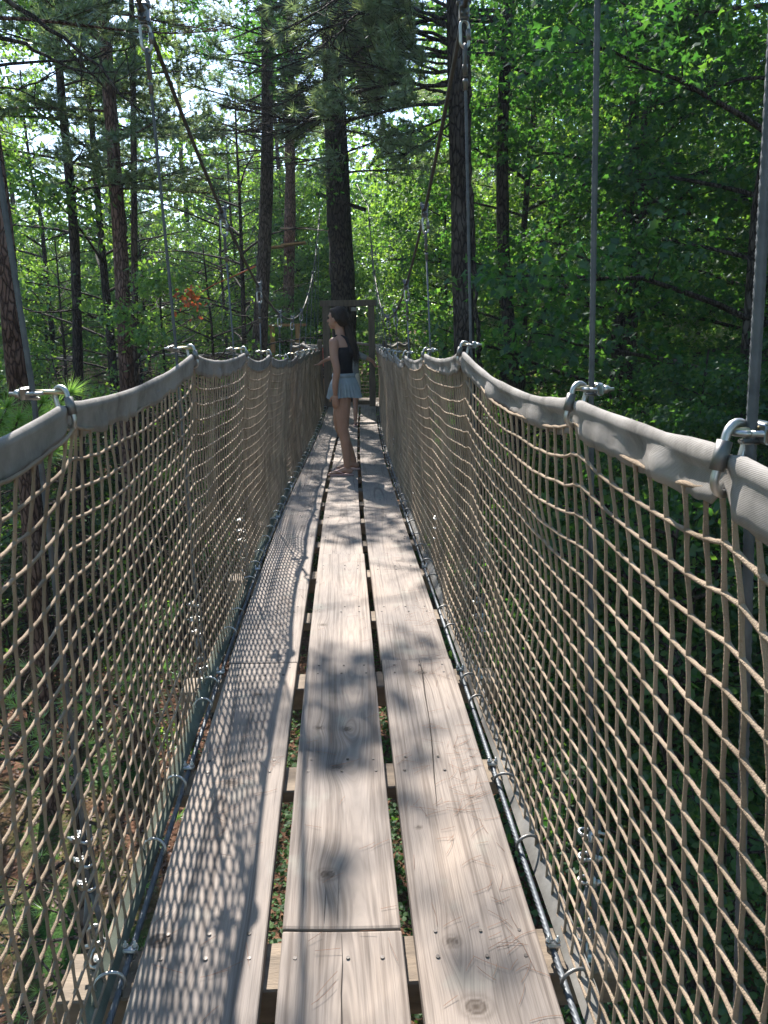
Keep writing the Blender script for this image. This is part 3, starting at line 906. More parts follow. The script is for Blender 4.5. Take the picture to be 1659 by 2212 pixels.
ORD = ['', 'first', 'second', 'third', 'fourth', 'fifth', 'sixth', 'seventh', 'eighth', 'ninth', 'tenth', 'eleventh', 'twelfth', 'thirteenth']
for sgn in (-1, 1):
    side = 'left' if sgn < 0 else 'right'
    # main suspension cable
    f = np.linspace(-3, 17.0, 260)
    P = mainpt(sgn, f)
    P[-14:, 0] += np.linspace(0, .20 * -sgn, 14)
    root = strand(P, .0085, False).build('main_cable', M['maincable'])
    tag(root, 'long brown steel cable sagging above the %s net of the footbridge' % side, 'cable', 'main cables of the footbridge')
    # edge cable beside the planks
    f = np.linspace(-1.1, 6.5, 90)
    g = strand(np.stack([dx(f) + sgn * .487, f, dz(f) - .012], -1), .0062, True)
    f = np.linspace(6.5, 15.6, 60)
    strand(np.stack([dx(f) + sgn * .487, f, dz(f) - .012], -1), .0060, False, 0, g)
    ec = g.build('edge_cable', M['steel'])
    tag(ec, 'blue grey steel cable running beside the %s plank edge' % side, 'cable', 'edge cables of the footbridge')
    for jf in JOISTS:
        if jf > 0 and any(abs(jf - h) < .05 for h in (1.5, 2.22, 2.9, 4.3, 5.7, 7.1)):
            o = inst('cable_clip', CLIP, ec, (float(dx(jf)) + sgn * .487, jf, float(dz(jf)) - .012), (math.pi / 2, -math.pi / 2, 0), (.9, .9, .9))
    n = 0
    for hf in HF:
        if hf == .85 and sgn < 0: continue
        if hf < 0: continue
        n += 1
        T = TOPS[sgn]; nx = float(np.interp(hf, T[:, 0], T[:, 1])); nz = float(np.interp(hf, T[:, 0], T[:, 2]))
        mp_ = mainpt(sgn, np.array(hf)); mx_, mz_ = float(mp_[0]), float(mp_[2])
        hx = nx + (sgn * .062 if sgn < 0 else (.032 if hf > 1 else .024)); zz = nz + .035
        bx_ = float(dx(hf)) + sgn * .565; bz_ = float(dz(hf)) - .04
        lab = '%s hanger cable from the camera on the %s net' % (ORD[n], side)
        hg = empty('hanger_cable', (hx, hf, zz), lab, 'hanger cable', 'hanger cables of the footbridge')
        topz = mz_ - .235
        r = .0046 if hf > .9 else .0051
        pth = [(mx_ + (hx - mx_) * (topz - mz_) / (zz - mz_) - hx, 0, topz - zz), (0, 0, 0), (bx_ - hx, 0, bz_ + .20 - zz)]
        strand(pth, r, hf < 3).build('steel_strand', M['steel'], hg)
        lean = (mx_ - hx) / max(mz_ - zz, .1)
        def at(z): return (lean * (z - zz), 0, z - zz)
        ry = math.atan(lean)
        inst('clamp_block', CLAMP, hg, at(mz_ - .004), (0, ry, 0))
        inst('link_ring', LINK, hg, at(mz_ - .072), (0, ry, .5))
        inst('screw_sleeve', LSL, hg, at(mz_ - .072), (0, ry, .5))
        inst('thimble_eye', EYE, hg, at(mz_ - .135), (0, ry, 1.6))
        inst('swage_sleeve', SWAGE, hg, at(mz_ - .165), (0, ry, 0))
        inst('cable_clip', CLIP, hg, (0, 0, .0), (0, 0, 0 if sgn > 0 else math.pi), (1.1, 1.1, 1.1))
        Geo().tube([(nx - hx - sgn * .002, 0, .002), (sgn * .022, 0, .002)], .0048, 10).build('link_bolt', M['brass'], hg)
        if hf < 9:
            sl = (bx_ - hx) / (bz_ - zz)
            for dzz in (.33, .27, .21):
                inst('cable_clip', CLIP, hg, (sl * (bz_ + dzz - zz), 0, bz_ + dzz - zz), (0, 0, random.uniform(-1, 1) + (0 if sgn > 0 else math.pi)))
            # doubled tail
            strand([(bx_ - hx + .012, .004, bz_ + .36 - zz), (bx_ - hx + .012, .002, bz_ + .16 - zz)], r, hf < 3).build('cable_tail', M['steel'], hg)
            inst('thimble_eye', EYE, hg, (bx_ - hx, 0, bz_ + .125 - zz), (math.pi, 0, 0), (1.1, 1.1, 1.2))
            inst('shackle', SHACK, hg, (bx_ - hx, 0, bz_ + .09 - zz), (0, 0, .4))
            inst('eye_bolt', EYEBOLT, hg, (bx_ - hx, 0, bz_ + .008 - zz), (0, 0, 1.2))
        # quick link that carries the net hem
        ql = empty('quick_link', (nx + sgn * .004, hf, nz + .006),
                   'zinc screw link holding the %s net hem at the %s hanger from the camera' % (side, ORD[n]), 'quick link', 'screw links along the net hems')
        k = sgn * .26
        inst('link_ring', LINK, ql, (0, 0, 0), (0, k, .45 * sgn))
        o = inst('screw_sleeve', LSL, ql, (0, 0, 0), (0, k, .45 * sgn) if sgn < 0 else (0, -k, .45 * sgn + math.pi))


# ------------------------------------------------------------------ ground
def gz(x, y):
    x = np.asarray(x, float); y = np.asarray(y, float)
    z = .22 * np.sin(x * .31 + 1) * np.cos(y * .23) + .12 * np.sin(x * .9 + y * .6) + .04 * np.sin(x * 2.3) * np.sin(y * 2.1)
    return z + .0022 * np.clip(np.hypot(x, y - 5) - 25, 0, 60) ** 2


n = 240
q = np.linspace(-1, 1, n); q = np.sign(q) * (np.abs(q) ** 1.6) * 120
XX, YY = np.meshgrid(q, q + 10, indexing='ij')
g = Geo(); i = np.arange(n - 1)[:, None]; j = np.arange(n - 1)[None]
g.add(np.stack([XX, YY, gz(XX, YY)], -1).reshape(-1, 3), np.stack([i * n + j, (i + 1) * n + j, (i + 1) * n + j + 1, i * n + j + 1], -1).reshape(-1, 4))
tag(g.build('ground', M['ground']), kind='structure')

# ------------------------------------------------------------------ foliage
TPL_MAPLE = np.array([(0, 0), (.30, -.10), (.20, .16), (.55, .36), (.22, .48), (0, 1), (-.22, .48), (-.55, .36), (-.20, .16), (-.30, -.10)])
TPL_OVAL = np.array([(0, 0), (.26, .3), (.24, .68), (0, 1), (-.24, .68), (-.26, .3)])
TPL_QUAD = np.array([(0, 0), (.34, .48), (0, 1), (-.34, .48)])


def unit(v):
    return v / (np.linalg.norm(v, axis=-1, keepdims=True) + 1e-9)


def leaves(C, D, Nn, S, tpl):
    """leaf polygons: centres, tip directions, normals, sizes"""
    D = unit(D); A = unit(np.cross(Nn, D)); Nn = np.cross(D, A)
    t = tpl
    V = C[:, None] + S[:, None, None] * (t[None, :, :1] * A[:, None] + t[None, :, 1:] * D[:, None])
    f_ = .30 if len(t) == 4 else .38
    V = V - (np.abs(t[None, :, :1]) * f_ + .16 * t[None, :, 1:] ** 2) * S[:, None, None] * Nn[:, None]
    return V                                   # n, k, 3


def lv_geo(V, g=None, mi=0):
    g = g or Geo()
    n, k, _ = V.shape
    if n:
        g.add(V.reshape(-1, 3), np.arange(n * k).reshape(n, k), mi)
    return g


class TreeProto:
    pass


def hardwood(seed, H, cb, R, nl, lps=14, ls=.10, tpl=TPL_QUAD, spread=.42, flat=.35, tw=6, sp=3, ntop=0, upw=.35):
    r = np.random.default_rng(seed)
    T = TreeProto(); T.H = H; T.R = R
    wood = Geo()
    n = 12; zt = np.linspace(0, H, n)
    wx = np.cumsum(r.normal(0, .06, n)); wy = np.cumsum(r.normal(0, .06, n)); wx[0] = wy[0] = 0
    tr = (H * .0095) * (1 - zt / H * .85); tr[0] *= 1.25
    T.trunk_path = (wx, wy, zt)
    wood.tube(np.stack([wx, wy, zt], -1), tr, 9)
    limbs = Geo()
    C = []; Dd = []
    for i in range(nl):
        z = cb + (H - cb) * ((i + r.random()) / nl) ** .9 * .97
        az = i * 2.4 + r.normal(0, .4)
        u = (z - cb) / (H - cb)
        Lm = R * (math.sin(math.pi * (u * .82 + .12)) ** .7) * r.uniform(.65, 1.15)
        x0, y0 = np.interp(z, zt, wx), np.interp(z, zt, wy)
        t = np.linspace(0, 1, 7)
        az2 = az + t * r.normal(0, .35)
        P = np.stack([x0 + Lm * t * np.cos(az2), y0 + Lm * t * np.sin(az2), z + Lm * (upw * t - .25 * t ** 2 * r.random()) + r.normal(0, .03, 7) * t], -1)
        limbs.tube(P, .022 * (1 - .8 * t) * (Lm / 2) + .004, 5, cap=False)
        for k in range(tw):
            b = .25 + .75 * (k + r.random()) / tw
            base = np.array([np.interp(b, t, P[:, c]) for c in range(3)])
            a3 = az + (1 if k % 2 else -1) * r.uniform(.4, 1.1)
            L3 = Lm * r.uniform(.22, .5) * (1.2 - b * .6)
            e = base + np.array([L3 * math.cos(a3), L3 * math.sin(a3), L3 * r.uniform(-.1, .45)])
            limbs.tube([base, (base + e) / 2 + r.normal(0, .03, 3), e], [.009, .006, .003], 3, cap=False)
            for s in range(sp):
                C.append(base + (e - base) * ((s + .8) / sp) + r.normal(0, .05, 3)); Dd.append(e - base)
    C = np.array(C); Dd = np.array(Dd)
    ns = len(C)
    # each spray: lps leaves in a loose flat disc
    a = r.uniform(0, 2 * math.pi, (ns, lps)); rad = spread * np.sqrt(r.uniform(0.02, 1, (ns, lps)))
    tl = r.normal(0, .22, (ns, 1, 2))
    o = np.stack([rad * np.cos(a), rad * np.sin(a)], -1)
    oz = (o * tl).sum(-1) + r.normal(0, spread * flat, (ns, lps)) - .25 * rad ** 2
    Cc = (C[:, None] + np.concatenate([o, oz[..., None]], -1)).reshape(-1, 3)
    Dn = np.concatenate([o, -.25 + 0 * oz[..., None]], -1).reshape(-1, 3) + r.normal(0, .35, (ns * lps, 3))
    Nn = np.array([0, 0, 1.0]) + r.normal(0, .42, (ns * lps, 3))
    S = r.uniform(.65, 1.25, ns * lps) * ls
    T.leaf = leaves(Cc, Dn, Nn, S, tpl)
    T.wood = wood; T.limbs = limbs
    return T


def needles(C, D, L, n, wdt, r, cone=.75):
    """needle tufts: each tuft n thin triangles fanned about direction D"""
    m = len(C)
    D = unit(D)[:, None] + r.normal(0, cone, (m, n, 3)) * np.array([1, 1, .8])
    D = unit(D)
    A = unit(np.cross(D, r.normal(0, 1, (m, n, 3))))
    Ls = L * r.uniform(.75, 1.15, (m, n, 1))
    P = C[:, None]
    V = np.stack([P + A * wdt, P - A * wdt, P + D * Ls], 2)
    return V.reshape(-1, 3, 3)


def bough(P, r, L=.15, n=14, wdt=.004, dens=7, limbs=None, twl=.55, up=.1, br=.03, tips=True):
    """pine bough along polyline P (needle tufts on side twigs of the outer part)"""
    P = np.asarray(P, float)
    sl = np.concatenate([[0], np.cumsum(np.linalg.norm(np.diff(P, axis=0), axis=1))])
    Lt = sl[-1]
    if limbs is not None:
        limbs.tube(P, br * .7 * (1 - .85 * sl / Lt) + .003, 5, cap=False)
    C = []; D = []
    k = int(Lt * dens)
    for i in range(k):
        b = .22 + .78 * (i + r.random()) / k
        base = np.array([np.interp(b * Lt, sl, P[:, c]) for c in range(3)])
        T = np.array([np.interp(min(b * Lt + .05, Lt), sl, P[:, c]) - np.interp(b * Lt - .05, sl, P[:, c]) for c in range(3)])
        T /= np.linalg.norm(T) + 1e-9
        side = np.cross(T, (0, 0, 1)); side /= np.linalg.norm(side) + 1e-9
        s = 1 if i % 2 else -1
        d = T * r.uniform(.5, 1.1) + s * side * r.uniform(.4, 1.0) + np.array([0, 0, r.normal(up, .2)])
        d /= np.linalg.norm(d)
        l = twl * (1.25 - b) * r.uniform(.5, 1.2) + .08
        e = base + d * l
        if limbs is not None: limbs.tube([base, e], [.006, .003], 3, cap=False)
        nt = max(1, int(l / .13))
        for q in range(nt):
            C.append(base + d * l * (q + 1) / nt + r.normal(0, .012, 3)); D.append(d + np.array([0, 0, .15]))
    C.append(P[-1]); D.append(P[-1] - P[-2])
    return needles(np.array(C), np.array(D), L, n, wdt, r)


def pinetree(seed, H, cb, R, nb, L=.17, n=12, wdt=.006, dead=14):
    r = np.random.default_rng(seed)
    T = TreeProto(); T.H = H; T.R = R
    wood = Geo(); nseg = 14; zt = np.linspace(0, H, nseg)
    wx = np.cumsum(r.normal(0, .05, nseg)); wy = np.cumsum(r.normal(0, .05, nseg)); wx[0] = wy[0] = 0
    tr = H * .0088 * (1 - .85 * zt / H); tr[0] *= 1.2
    wood.tube(np.stack([wx, wy, zt], -1), tr, 10)
    limbs = Geo(); V = []
    for i in range(dead):                       # bare dead branches low on the trunk
        z = r.uniform(cb * .35, cb * 1.1); az = r.uniform(0, 6.28); l = r.uniform(.5, 1.8)
        x0, y0 = np.interp(z, zt, wx), np.interp(z, zt, wy)
        t = np.linspace(0, 1, 5)
        limbs.tube(np.stack([x0 + l * t * math.cos(az), y0 + l * t * math.sin(az), z + l * (.15 * t - .25 * t * t) + r.normal(0, .02, 5)], -1), .012 * (1 - .8 * t) + .002, 4, cap=False)
    for i in range(nb):
        u = (i + r.random()) / nb
        z = cb + (H - cb) * u; az = i * 2.4 + r.normal(0, .35)
        l = R * (1 - u) ** .65 * r.uniform(.6, 1.15) + .4
        x0, y0 = np.interp(z, zt, wx), np.interp(z, zt, wy)
        t = np.linspace(0, 1, 6)
        P = np.stack([x0 + l * t * math.cos(az), y0 + l * t * math.sin(az), z + l * (.12 * t - .30 * t ** 2 + .28 * t ** 3 + .35 * u * t)], -1)
        V.append(bough(P, r, L, n, wdt, 7.5, limbs, twl=.8))
    T.leaf = np.concatenate(V); T.wood = wood; T.limbs = limbs
    return T


VIEWL = ['tree left of and behind the viewpoint', 'tree right of and behind the viewpoint']


def shade_noise(u, v):
    return (np.sin(u * 3.1 + 1.3 * np.sin(v * 1.7)) + np.sin(v * 2.3 + 1.9 * np.sin(u * 2.1 + .7)) + .7 * np.sin(u * 6.3 + v * 4.1)) / 2.7


def corridor(P):
    """True where foliage must stay open so that the sun reaches the planks and nets"""
    DZ = 5.25
    t = P[:, 2] - DZ
    u = P[:, 0] + SUN.x / SUN.z * -1 * t
    v = P[:, 1] - SUN.y / SUN.z * t
    c = dx(np.clip(v, 0, 16))
    inside = (t > .3) & (v > -.4) & (v < 16) & (u - c > -1.15) & (u - c < 1.5)
    s = shade_noise(u, v)
    # a noise mask leaves some foliage in, for broken shade
    keep = (s > .55)
    open1 = inside & ~keep
    # the forest floor to the left of the walkway lies partly in the sun
    t = P[:, 2]; u = P[:, 0] - SUN.x * t; v = P[:, 1] - SUN.y * t
    s = shade_noise(u * .8 + 3, v * .8)
    open2 = (t > .5) & (v > 6) & (v < 15) & (u > -6.5) & (u < .6) & (s < .55)
    return open1 | open2


def place(name, proto, loc, rz, sc, mats, label, cat, group=None, meshes={}, crown='crown'):
    """one tree: trunk, limbs and crown under an Empty"""
    root = empty(name, loc, label, cat, group, rz)
    key = (id(proto), mats)
    if key not in meshes:
        meshes[key] = (proto.wood.mesh('trunk', M[mats[0]]), proto.limbs.mesh('limbs', M[mats[0]]), None)
        meshes[key] = (*meshes[key][:2], lv_geo(proto.leaf).mesh('crown', M[mats[1]], smooth=False))
    tm, lm, cm = meshes[key]
    ca, sa = math.cos(rz), math.sin(rz)
    Rm = np.array([[ca, -sa, 0], [sa, ca, 0], [0, 0, 1]]) * sc
    S = (sc, sc, sc)
    inst('trunk', tm, root, scale=S)
    inst('limbs', lm, root, scale=S)
    Wc = proto.leaf[:, 0] @ Rm.T + np.array(loc)
    # and never in the walkway itself or right before the lens
    c = dx(Wc[:, 1])
    bad = corridor(Wc) | ((np.abs(Wc[:, 0] - c) < .95) & (Wc[:, 1] < 16.2) & (Wc[:, 2] > 4.6) & (Wc[:, 2] < 8.6)) | \
        (np.hypot(Wc[:, 0], Wc[:, 1]) < 2.2)
    if bad.sum() < 40:
        inst(crown, cm, root, scale=S)
    else:
        inst(crown, lv_geo(proto.leaf[~bad]).mesh('crown', M[mats[1]], smooth=False), root, scale=S)
    return root


PR = {
    'hwA': hardwood(1, 15, 3.0, 3.1, 38, 24, .135),
    'hwB': hardwood(2, 13, 1.8, 2.8, 36, 24, .135),
    'hwC': hardwood(3, 18, 4.5, 3.4, 40, 24, .14),
    'mapA': hardwood(4, 16, 1.2, 3.1, 56, 30, .10, TPL_MAPLE, .45, .2),
    'mapB': hardwood(5, 13, .8, 2.8, 50, 30, .095, TPL_MAPLE, .45, .2),
    'sapA': hardwood(6, 5.2, .6, 1.5, 26, 11, .085, TPL_OVAL, .3, .3, tw=5),
    'sapB': hardwood(7, 3.6, .3, 1.2, 24, 11, .08, TPL_OVAL, .28, .3, tw=5),
    'pineA': pinetree(8, 23, 7.0, 3.6, 78, wdt=.011, n=13),
    'pineB': pinetree(9, 20, 5.2, 3.3, 72, wdt=.011, n=13),
    'pineC': pinetree(10, 11, 1.5, 2.4, 60, wdt=.008),
}

# --- trunks the photo singles out: traced in the picture, each at its own distance
EXTRA = [None]


def trunk_tree(name, label, path, D, wpx, bark, ztop=19, knots_=(), lean_y=0.0, cat='tree', crown=None, extra=None, sprays=None):
    P = [np.array(un(x, y, D)) for x, y in path]
    r = wpx / FPX * (D * 1.02) / 2
    d = P[0] - P[1]; d = d / d[2]
    a = [P[0] + d * h * np.array([.6, .6, 1]) for h in (max(ztop - P[0][2], .5), max((ztop - P[0][2]) * .5, .25))]
    b = P[-1] - P[-2]; b = b / b[2]
    gzz = float(gz(P[-1][0], P[-1][1])) - .2
    base = P[-1] + b * (gzz - P[-1][2]) * np.array([.7, .7, 1])
    pts_ = np.array(a + P + [base])[::-1]
    z = pts_[:, 2]
    zs = np.linspace(z[0], z[-1], 46)
    Q = np.stack([np.interp(zs, z, pts_[:, 0]), np.interp(zs, z, pts_[:, 1]), zs], -1)
    for _ in range(2): Q[1:-1] = (Q[:-2] + 2 * Q[1:-1] + Q[2:]) / 4
    rr = np.random.default_rng(abs(int(path[0][0])) + 5)
    rad = np.interp(zs, [z[0], z[0] + .5, CAMZ, z[-1]], [r * 1.5, r * 1.18, r, r * .45]) * (1 + .035 * rr.normal(0, 1, len(zs)))
    root = empty(name, tuple(Q[0]), label, cat)
    off = Q[0].copy()
    g = Geo().tube(Q - off, rad, 16, ref=(0, 1, 0))
    V = g.v[0]; V += rr.normal(0, r * .03, V.shape)
    g.build('trunk', M[bark], root)
    limbs = Geo(); L = []
    if crown:
        zc0, Rr, nb, kind = crown
        for i in range(nb):
            u = (i + rr.random()) / nb; zz = zc0 + (ztop - zc0) * u
            az = i * 2.4 + rr.normal(0, .4); l = Rr * (1 - u * .8) * rr.uniform(.6, 1.1)
            c = np.array([np.interp(zz, Q[:, 2], Q[:, k]) for k in range(3)])
            t = np.linspace(0, 1, 6)
            P_ = np.stack([c[0] + l * t * math.cos(az), c[1] + l * t * math.sin(az), zz + l * (.1 * t - .32 * t ** 2 + .25 * t ** 3)], -1)
            L.append(bough(P_, rr, .17, 20, .0095, 10, limbs, twl=.85))
    if extra: L += extra(limbs, rr, D)
    if sprays is not None:
        V = sprays(limbs, rr, Q)
        lv_geo(V - off).build('crown', M['maple'], root, smooth=False)
    if EXTRA[0]:
        for gg in EXTRA[0].g:
            gg.v = [v - off for v in gg.v]; gg.build(EXTRA[0].name, M[bark], root)
        EXTRA[0] = None
    if limbs.n:
        limbs.v = [v - off for v in limbs.v]
        limbs.build('limbs', M[bark], root)
    if L:
        V = np.concatenate(L)
        Wc = V[:, 0]
        c = dx(Wc[:, 1])
        bad = corridor(Wc) | ((np.abs(Wc[:, 0] - c) < .9) & (Wc[:, 1] < 16.2) & (Wc[:, 2] > 4.6) & (Wc[:, 2] < 8.0))
        lv_geo(V[~bad] - off).build('crown', M['pine'], root, smooth=False)
    return root


def pxline(pts_, D0, D1=None):
    D1 = D1 or D0
    n = len(pts_)
    return np.array([un(x, y, D0 + (D1 - D0) * i / (n - 1)) for i, (x, y) in enumerate(pts_)])


def smoothline(P, n=16):
    t = np.linspace(0, 1, len(P)); T = np.linspace(0, 1, n)
    return np.stack([np.interp(T, t, P[:, c]) for c in range(3)], -1)


def limbs_near(limbs, rr, D):                       # big dark pine: boughs that reach left across the picture
    L = []
    for pts_, D1, dens, br in (
            ([(985, 185), (900, 182), (800, 190), (720, 225), (650, 262), (560, 268)], 9.6, 9, .035),
            ([(985, 215), (930, 225), (850, 235), (760, 258), (640, 262), (520, 235)], 9.0, 9, .03),
            ([(980, 160), (930, 150), (880, 110), (850, 60), (840, 10)], 10.2, 9, .025),
            ([(985, 200), (920, 190), (830, 150), (740, 120), (690, 60)], 9.3, 9, .025),
            ([(980, 260), (930, 300), (880, 330), (830, 330)], 10.2, 8, .02),
            ([(985, 60), (900, 30), (820, 20), (760, 40), (690, 110)], 9.5, 9, .03),
            ([(985, -20), (900, -60), (800, -40), (700, 20), (620, 60)], 9.2, 9, .03),
            ([(985, 120), (900, 100), (800, 90), (700, 180), (600, 230)], 11.5, 9, .03),
            ([(985, 150), (860, 150), (740, 220), (640, 280), (540, 300)], 13.0, 10, .03),
            ([(985, 170), (840, 200), (700, 250), (600, 290), (480, 280)], 13.5, 10, .025),
            ([(985, 130), (840, 110), (700, 170), (580, 240), (470, 230)], 14.0, 10, .025),
            ([(985, 100), (860, 60), (720, 110), (600, 150), (500, 160)], 14.0, 10, .03),
            ([(985, 60), (860, 0), (740, 0), (640, 60), (550, 90)], 14.5, 11, .03),
            ([(985, 140), (860, 120), (740, 180), (650, 230), (560, 255)], 15.5, 12, .02),
            ([(985, 20), (840, -40), (700, -30), (620, 10), (540, 30)], 15.0, 11, .03),
            ([(985, 90), (900, 60), (780, 70), (680, 150), (620, 200)], 12.5, 9, .03),
            ([(985, 240), (900, 280), (820, 300), (740, 330), (700, 380)], 11.5, 9, .02),
            ([(985, 30), (860, 60), (740, 40), (640, 100), (540, 160)], 11.0, 9, .03),
            ([(985, 0), (860, -20), (740, 30), (660, 60), (580, 90)], 12.0, 9, .03),
            ([(985, -80), (880, -120), (760, -110), (660, -60), (560, -10)], 9.0, 9, .03)):
        P = smoothline(pxline(pts_, D, D1), 14) + rr.normal(0, .015, (14, 3))
        L.append(bough(P, rr, .14, 36, .0052, dens * 1.9, limbs, twl=.9, br=br))
    return L


class LimbSet:
    """every big limb a part of its own"""
    def __init__(s, name): s.name = name; s.g = []
    def tube(s, *a, **k): s.g.append(Geo().tube(*a, **k))


def vine(limbs, rr, D):
    limbs = EXTRA[-1] = LimbSet('vine')
    P = pxline([(1008, -40), (1012, 200), (1016, 400), (1024, 560), (1030, 700), (1036, 790), (1040, 1200)], D - .15)
    limbs.tube(smoothline(P, 60) + rr.normal(0, .012, (60, 3)), .028 * (1 + .25 * rr.normal(0, 1, 60)), 7, cap=False)
    return []


trunk_tree('pine_tree', 'large dark pine beside the right net, shaggy vine on its bark',
           [(985, 0), (992, 250), (997, 480), (1003, 770), (1010, 1200)], 10.4, 44, 'bark_dark', 20,
           extra=lambda l, r, D: limbs_near(l, r, D) + vine(l, r, D))


SHADE = [(0.0, 2.6, .17, .5, 1.5), (.22, 2.2, .07, .6, .7), (.30, 3.0, .14, .25, .8), (.36, 1.35, .08, .5, .25), (-.02, 1.15, .12, .25, .2), (-.32, 2.4, .16, .3, .4), (-.01, 1.75, .045, .22, 1.5),  # deck spots that the added leaf clumps shade: across, along, radii, density
         (-.1, 1.2, .12, .3, .25), (.1, 5.1, .3, .35, .6), (.3, 5.8, .2, .6, .8), (-.25, 5.9, .3, .35, .5), (-.2, 6.7, .45, .5, .9), (.15, 7.7, .5, .5, 1.0), (-.3, 8.3, .3, .4, .8),
         (0, 9.6, .35, .4, .7), (.2, 11, .5, .7, .8), (-.2, 12.6, .5, .8, .9), (.0, 14.6, .6, .8, .9),
         (.62, 4.4, .2, .8, .8), (.62, 6.6, .25, .9, 1.0), (.55, 9.0, .3, .8, 1.0), (.5, 11.5, .3, 1.0, .9), (-.95, 3.2, .25, .6, .8), (-.95, 5.2, .3, .8, 1.0),
         (-1.0, 7.4, .3, .9, 1.0), (-1.1, 9.6, .3, .9, .9), (-1.2, 12, .3, 1.2, .9), (.62, 2.6, .12, .5, .5), (-.15, 13.7, .4, .5, .5)]


def maple_shade_sprays(limbs, rr, Q):
    """maple sprays, with unseen leafy limbs added overhead to dapple the planks with shade"""
    C = []
    for (u, v, ru, rv, de) in SHADE:
        n = int(de * math.pi * ru * rv * 300)
        a = rr.uniform(0, 6.28, n); q = np.sqrt(rr.uniform(0, 1, n))
        t = rr.uniform(7.2, 8.9, n)
        uu = u + ru * q * np.cos(a); vv = v + rv * q * np.sin(a)
        p = np.stack([dx(vv) + uu + SUN.x * t, vv + SUN.y * t, 5.22 + t], -1)
        C.append(p)
        c = p.mean(0); zb = c[2] - 1.2 - .15 * abs(c[1] - 12)
        b = np.array([np.interp(zb, Q[:, 2], Q[:, k]) for k in range(3)])
        m = (b + c) / 2 + rr.normal(0, .15, 3) + (0, 0, .3)
        limbs.tube(smoothline(np.array([b, m, c]), 8), np.linspace(.03, .005, 8), 5, cap=False)
        for e in p[:6]: limbs.tube([c, (c + e) / 2 + rr.normal(0, .05, 3), e], [.008, .005, .003], 3, cap=False)
    C = np.concatenate(C); n = len(C)
    A_ = leaves(C, rr.normal(0, 1, (n, 3)), np.array([0, 0, 1]) + rr.normal(0, .4, (n, 3)), rr.uniform(.07, .13, n), TPL_MAPLE)
    # sprays that show in the picture
    S = []
    for (cx_, cy_, rx, ry, D, k) in ((1180, 60, 140, 90, 11, 900), (1060, 120, 70, 110, 12.5, 700), (1240, 190, 90, 50, 11, 500), (900, 20, 120, 50, 13, 600),
                                     (720, 590, 55, 60, 15.2, 160), (790, 650, 60, 40, 14.8, 160), (830, 560, 60, 120, 15.5, 500), (660, 120, 110, 80, 15, 900), (700, 330, 50, 90, 15, 500), (600, 230, 60, 60, 14, 400), (700, 200, 45, 170, 14.2, 1900), (740, 60, 50, 80, 13.5, 700)):
        for i in range(k // 12):
            c = np.array(un(cx_ + rx * rr.normal(0, .6), cy_ + ry * rr.normal(0, .6), D + rr.normal(0, .5)))
            S.append(c + rr.normal(0, 1, (12, 3)) * (.24, .24, .06))
    S = np.concatenate(S); n = len(S); S = S[~corridor(S)]; n = len(S)
    B_ = leaves(S, rr.normal(0, 1, (n, 3)), np.array([0, 0, 1]) + rr.normal(0, .4, (n, 3)), rr.uniform(.06, .10, n), TPL_MAPLE)
    return np.concatenate([A_, B_])


def maple_limbs(limbs, rr, D):
    limbs = EXTRA[0] = LimbSet('limb')
    for pts_, D1, br in (([(1097, 130), (1130, 125), (1170, 135), (1200, 160), (1230, 200)], 11.5, .03),
                         ([(1097, 140), (1150, 165), (1200, 190), (1260, 215), (1300, 260)], 11, .03),
                         ([(1090, 120), (1060, 90), (1040, 40), (1020, 0)], 12, .025),
                         ([(1090, 110), (1105, 40), (1130, -40)], 12.5, .05)):
        P = smoothline(pxline(pts_, D, D1), 12)
        limbs.tube(P, np.linspace(br, .006, 12), 6, cap=False)
    return []


trunk_tree('maple_tree', 'slim dark maple trunk with a slight bend, forking high, right of the vine covered pine',
           [(1100, 0), (1092, 150), (1084, 280), (1086, 500), (1092, 650), (1112, 800), (1120, 1200)], 12.2, 27, 'bark_dark', 17, extra=maple_limbs, sprays=maple_shade_sprays)
def leaner_limbs(limbs, rr, D):
    limbs = EXTRA[0] = LimbSet('limb')
    for pts_, D1, br in (([(1372, 700), (1378, 560), (1390, 430)], 11, .04),
                         ([(1385, 440), (1440, 425), (1530, 428), (1659, 430)], 10.5, .03),
                         ([(1385, 480), (1300, 560), (1200, 640), (1150, 720), (1120, 780)], 12, .05),
                         ([(1390, 330), (1420, 200), (1470, 120), (1500, 60)], 11, .03)):
        P = smoothline(pxline(pts_, D, D1), 12) + rr.normal(0, .02, (12, 3))
        limbs.tube(P, np.linspace(br, br * .45, 12), 6, cap=False)
    return []


trunk_tree('maple_tree', 'dark maple on the far right with a long diagonal limb slanting down to the left',
           [(1405, 150), (1392, 300), (1385, 450), (1372, 620), (1362, 740), (1350, 1300)], 13, 24, 'bark_dark', 15, extra=leaner_limbs)
trunk_tree('pine_tree', 'straight grey brown pine trunk left of the gate, bare below its first boughs',
           [(578, 300), (575, 450), (567, 620), (558, 790), (552, 1000)], 17.5, 30, 'bark_pine', 18, crown=(10.1, 2.4, 52, 'p'))
plat = trunk_tree('pine_tree', 'pale reddish pine trunk carrying small step platforms, beside the straight grey brown pine',
           [(627, 300), (627, 450), (624, 600), (620, 760)], 23, 25, 'bark_red', 20, crown=(11, 2.8, 26, 'p'))
tower = trunk_tree('pine_tree', 'massive dark trunk standing behind the timber gate at the far end of the planks',
           [(722, 200), (730, 410), (738, 560), (744, 700), (748, 900)], 16.4, 52, 'bark_dark', 19, crown=(9.6, 3.2, 40, 'p'))
trunk_tree('pine_tree', 'reddish brown pine trunk at the left border of the picture, behind the first left hanger',
           [(-20, 300), (5, 470), (20, 640), (42, 860), (66, 1060), (76, 1250)], 9.5, 40, 'bark_red', 19, crown=(10, 2.8, 28, 'p'))
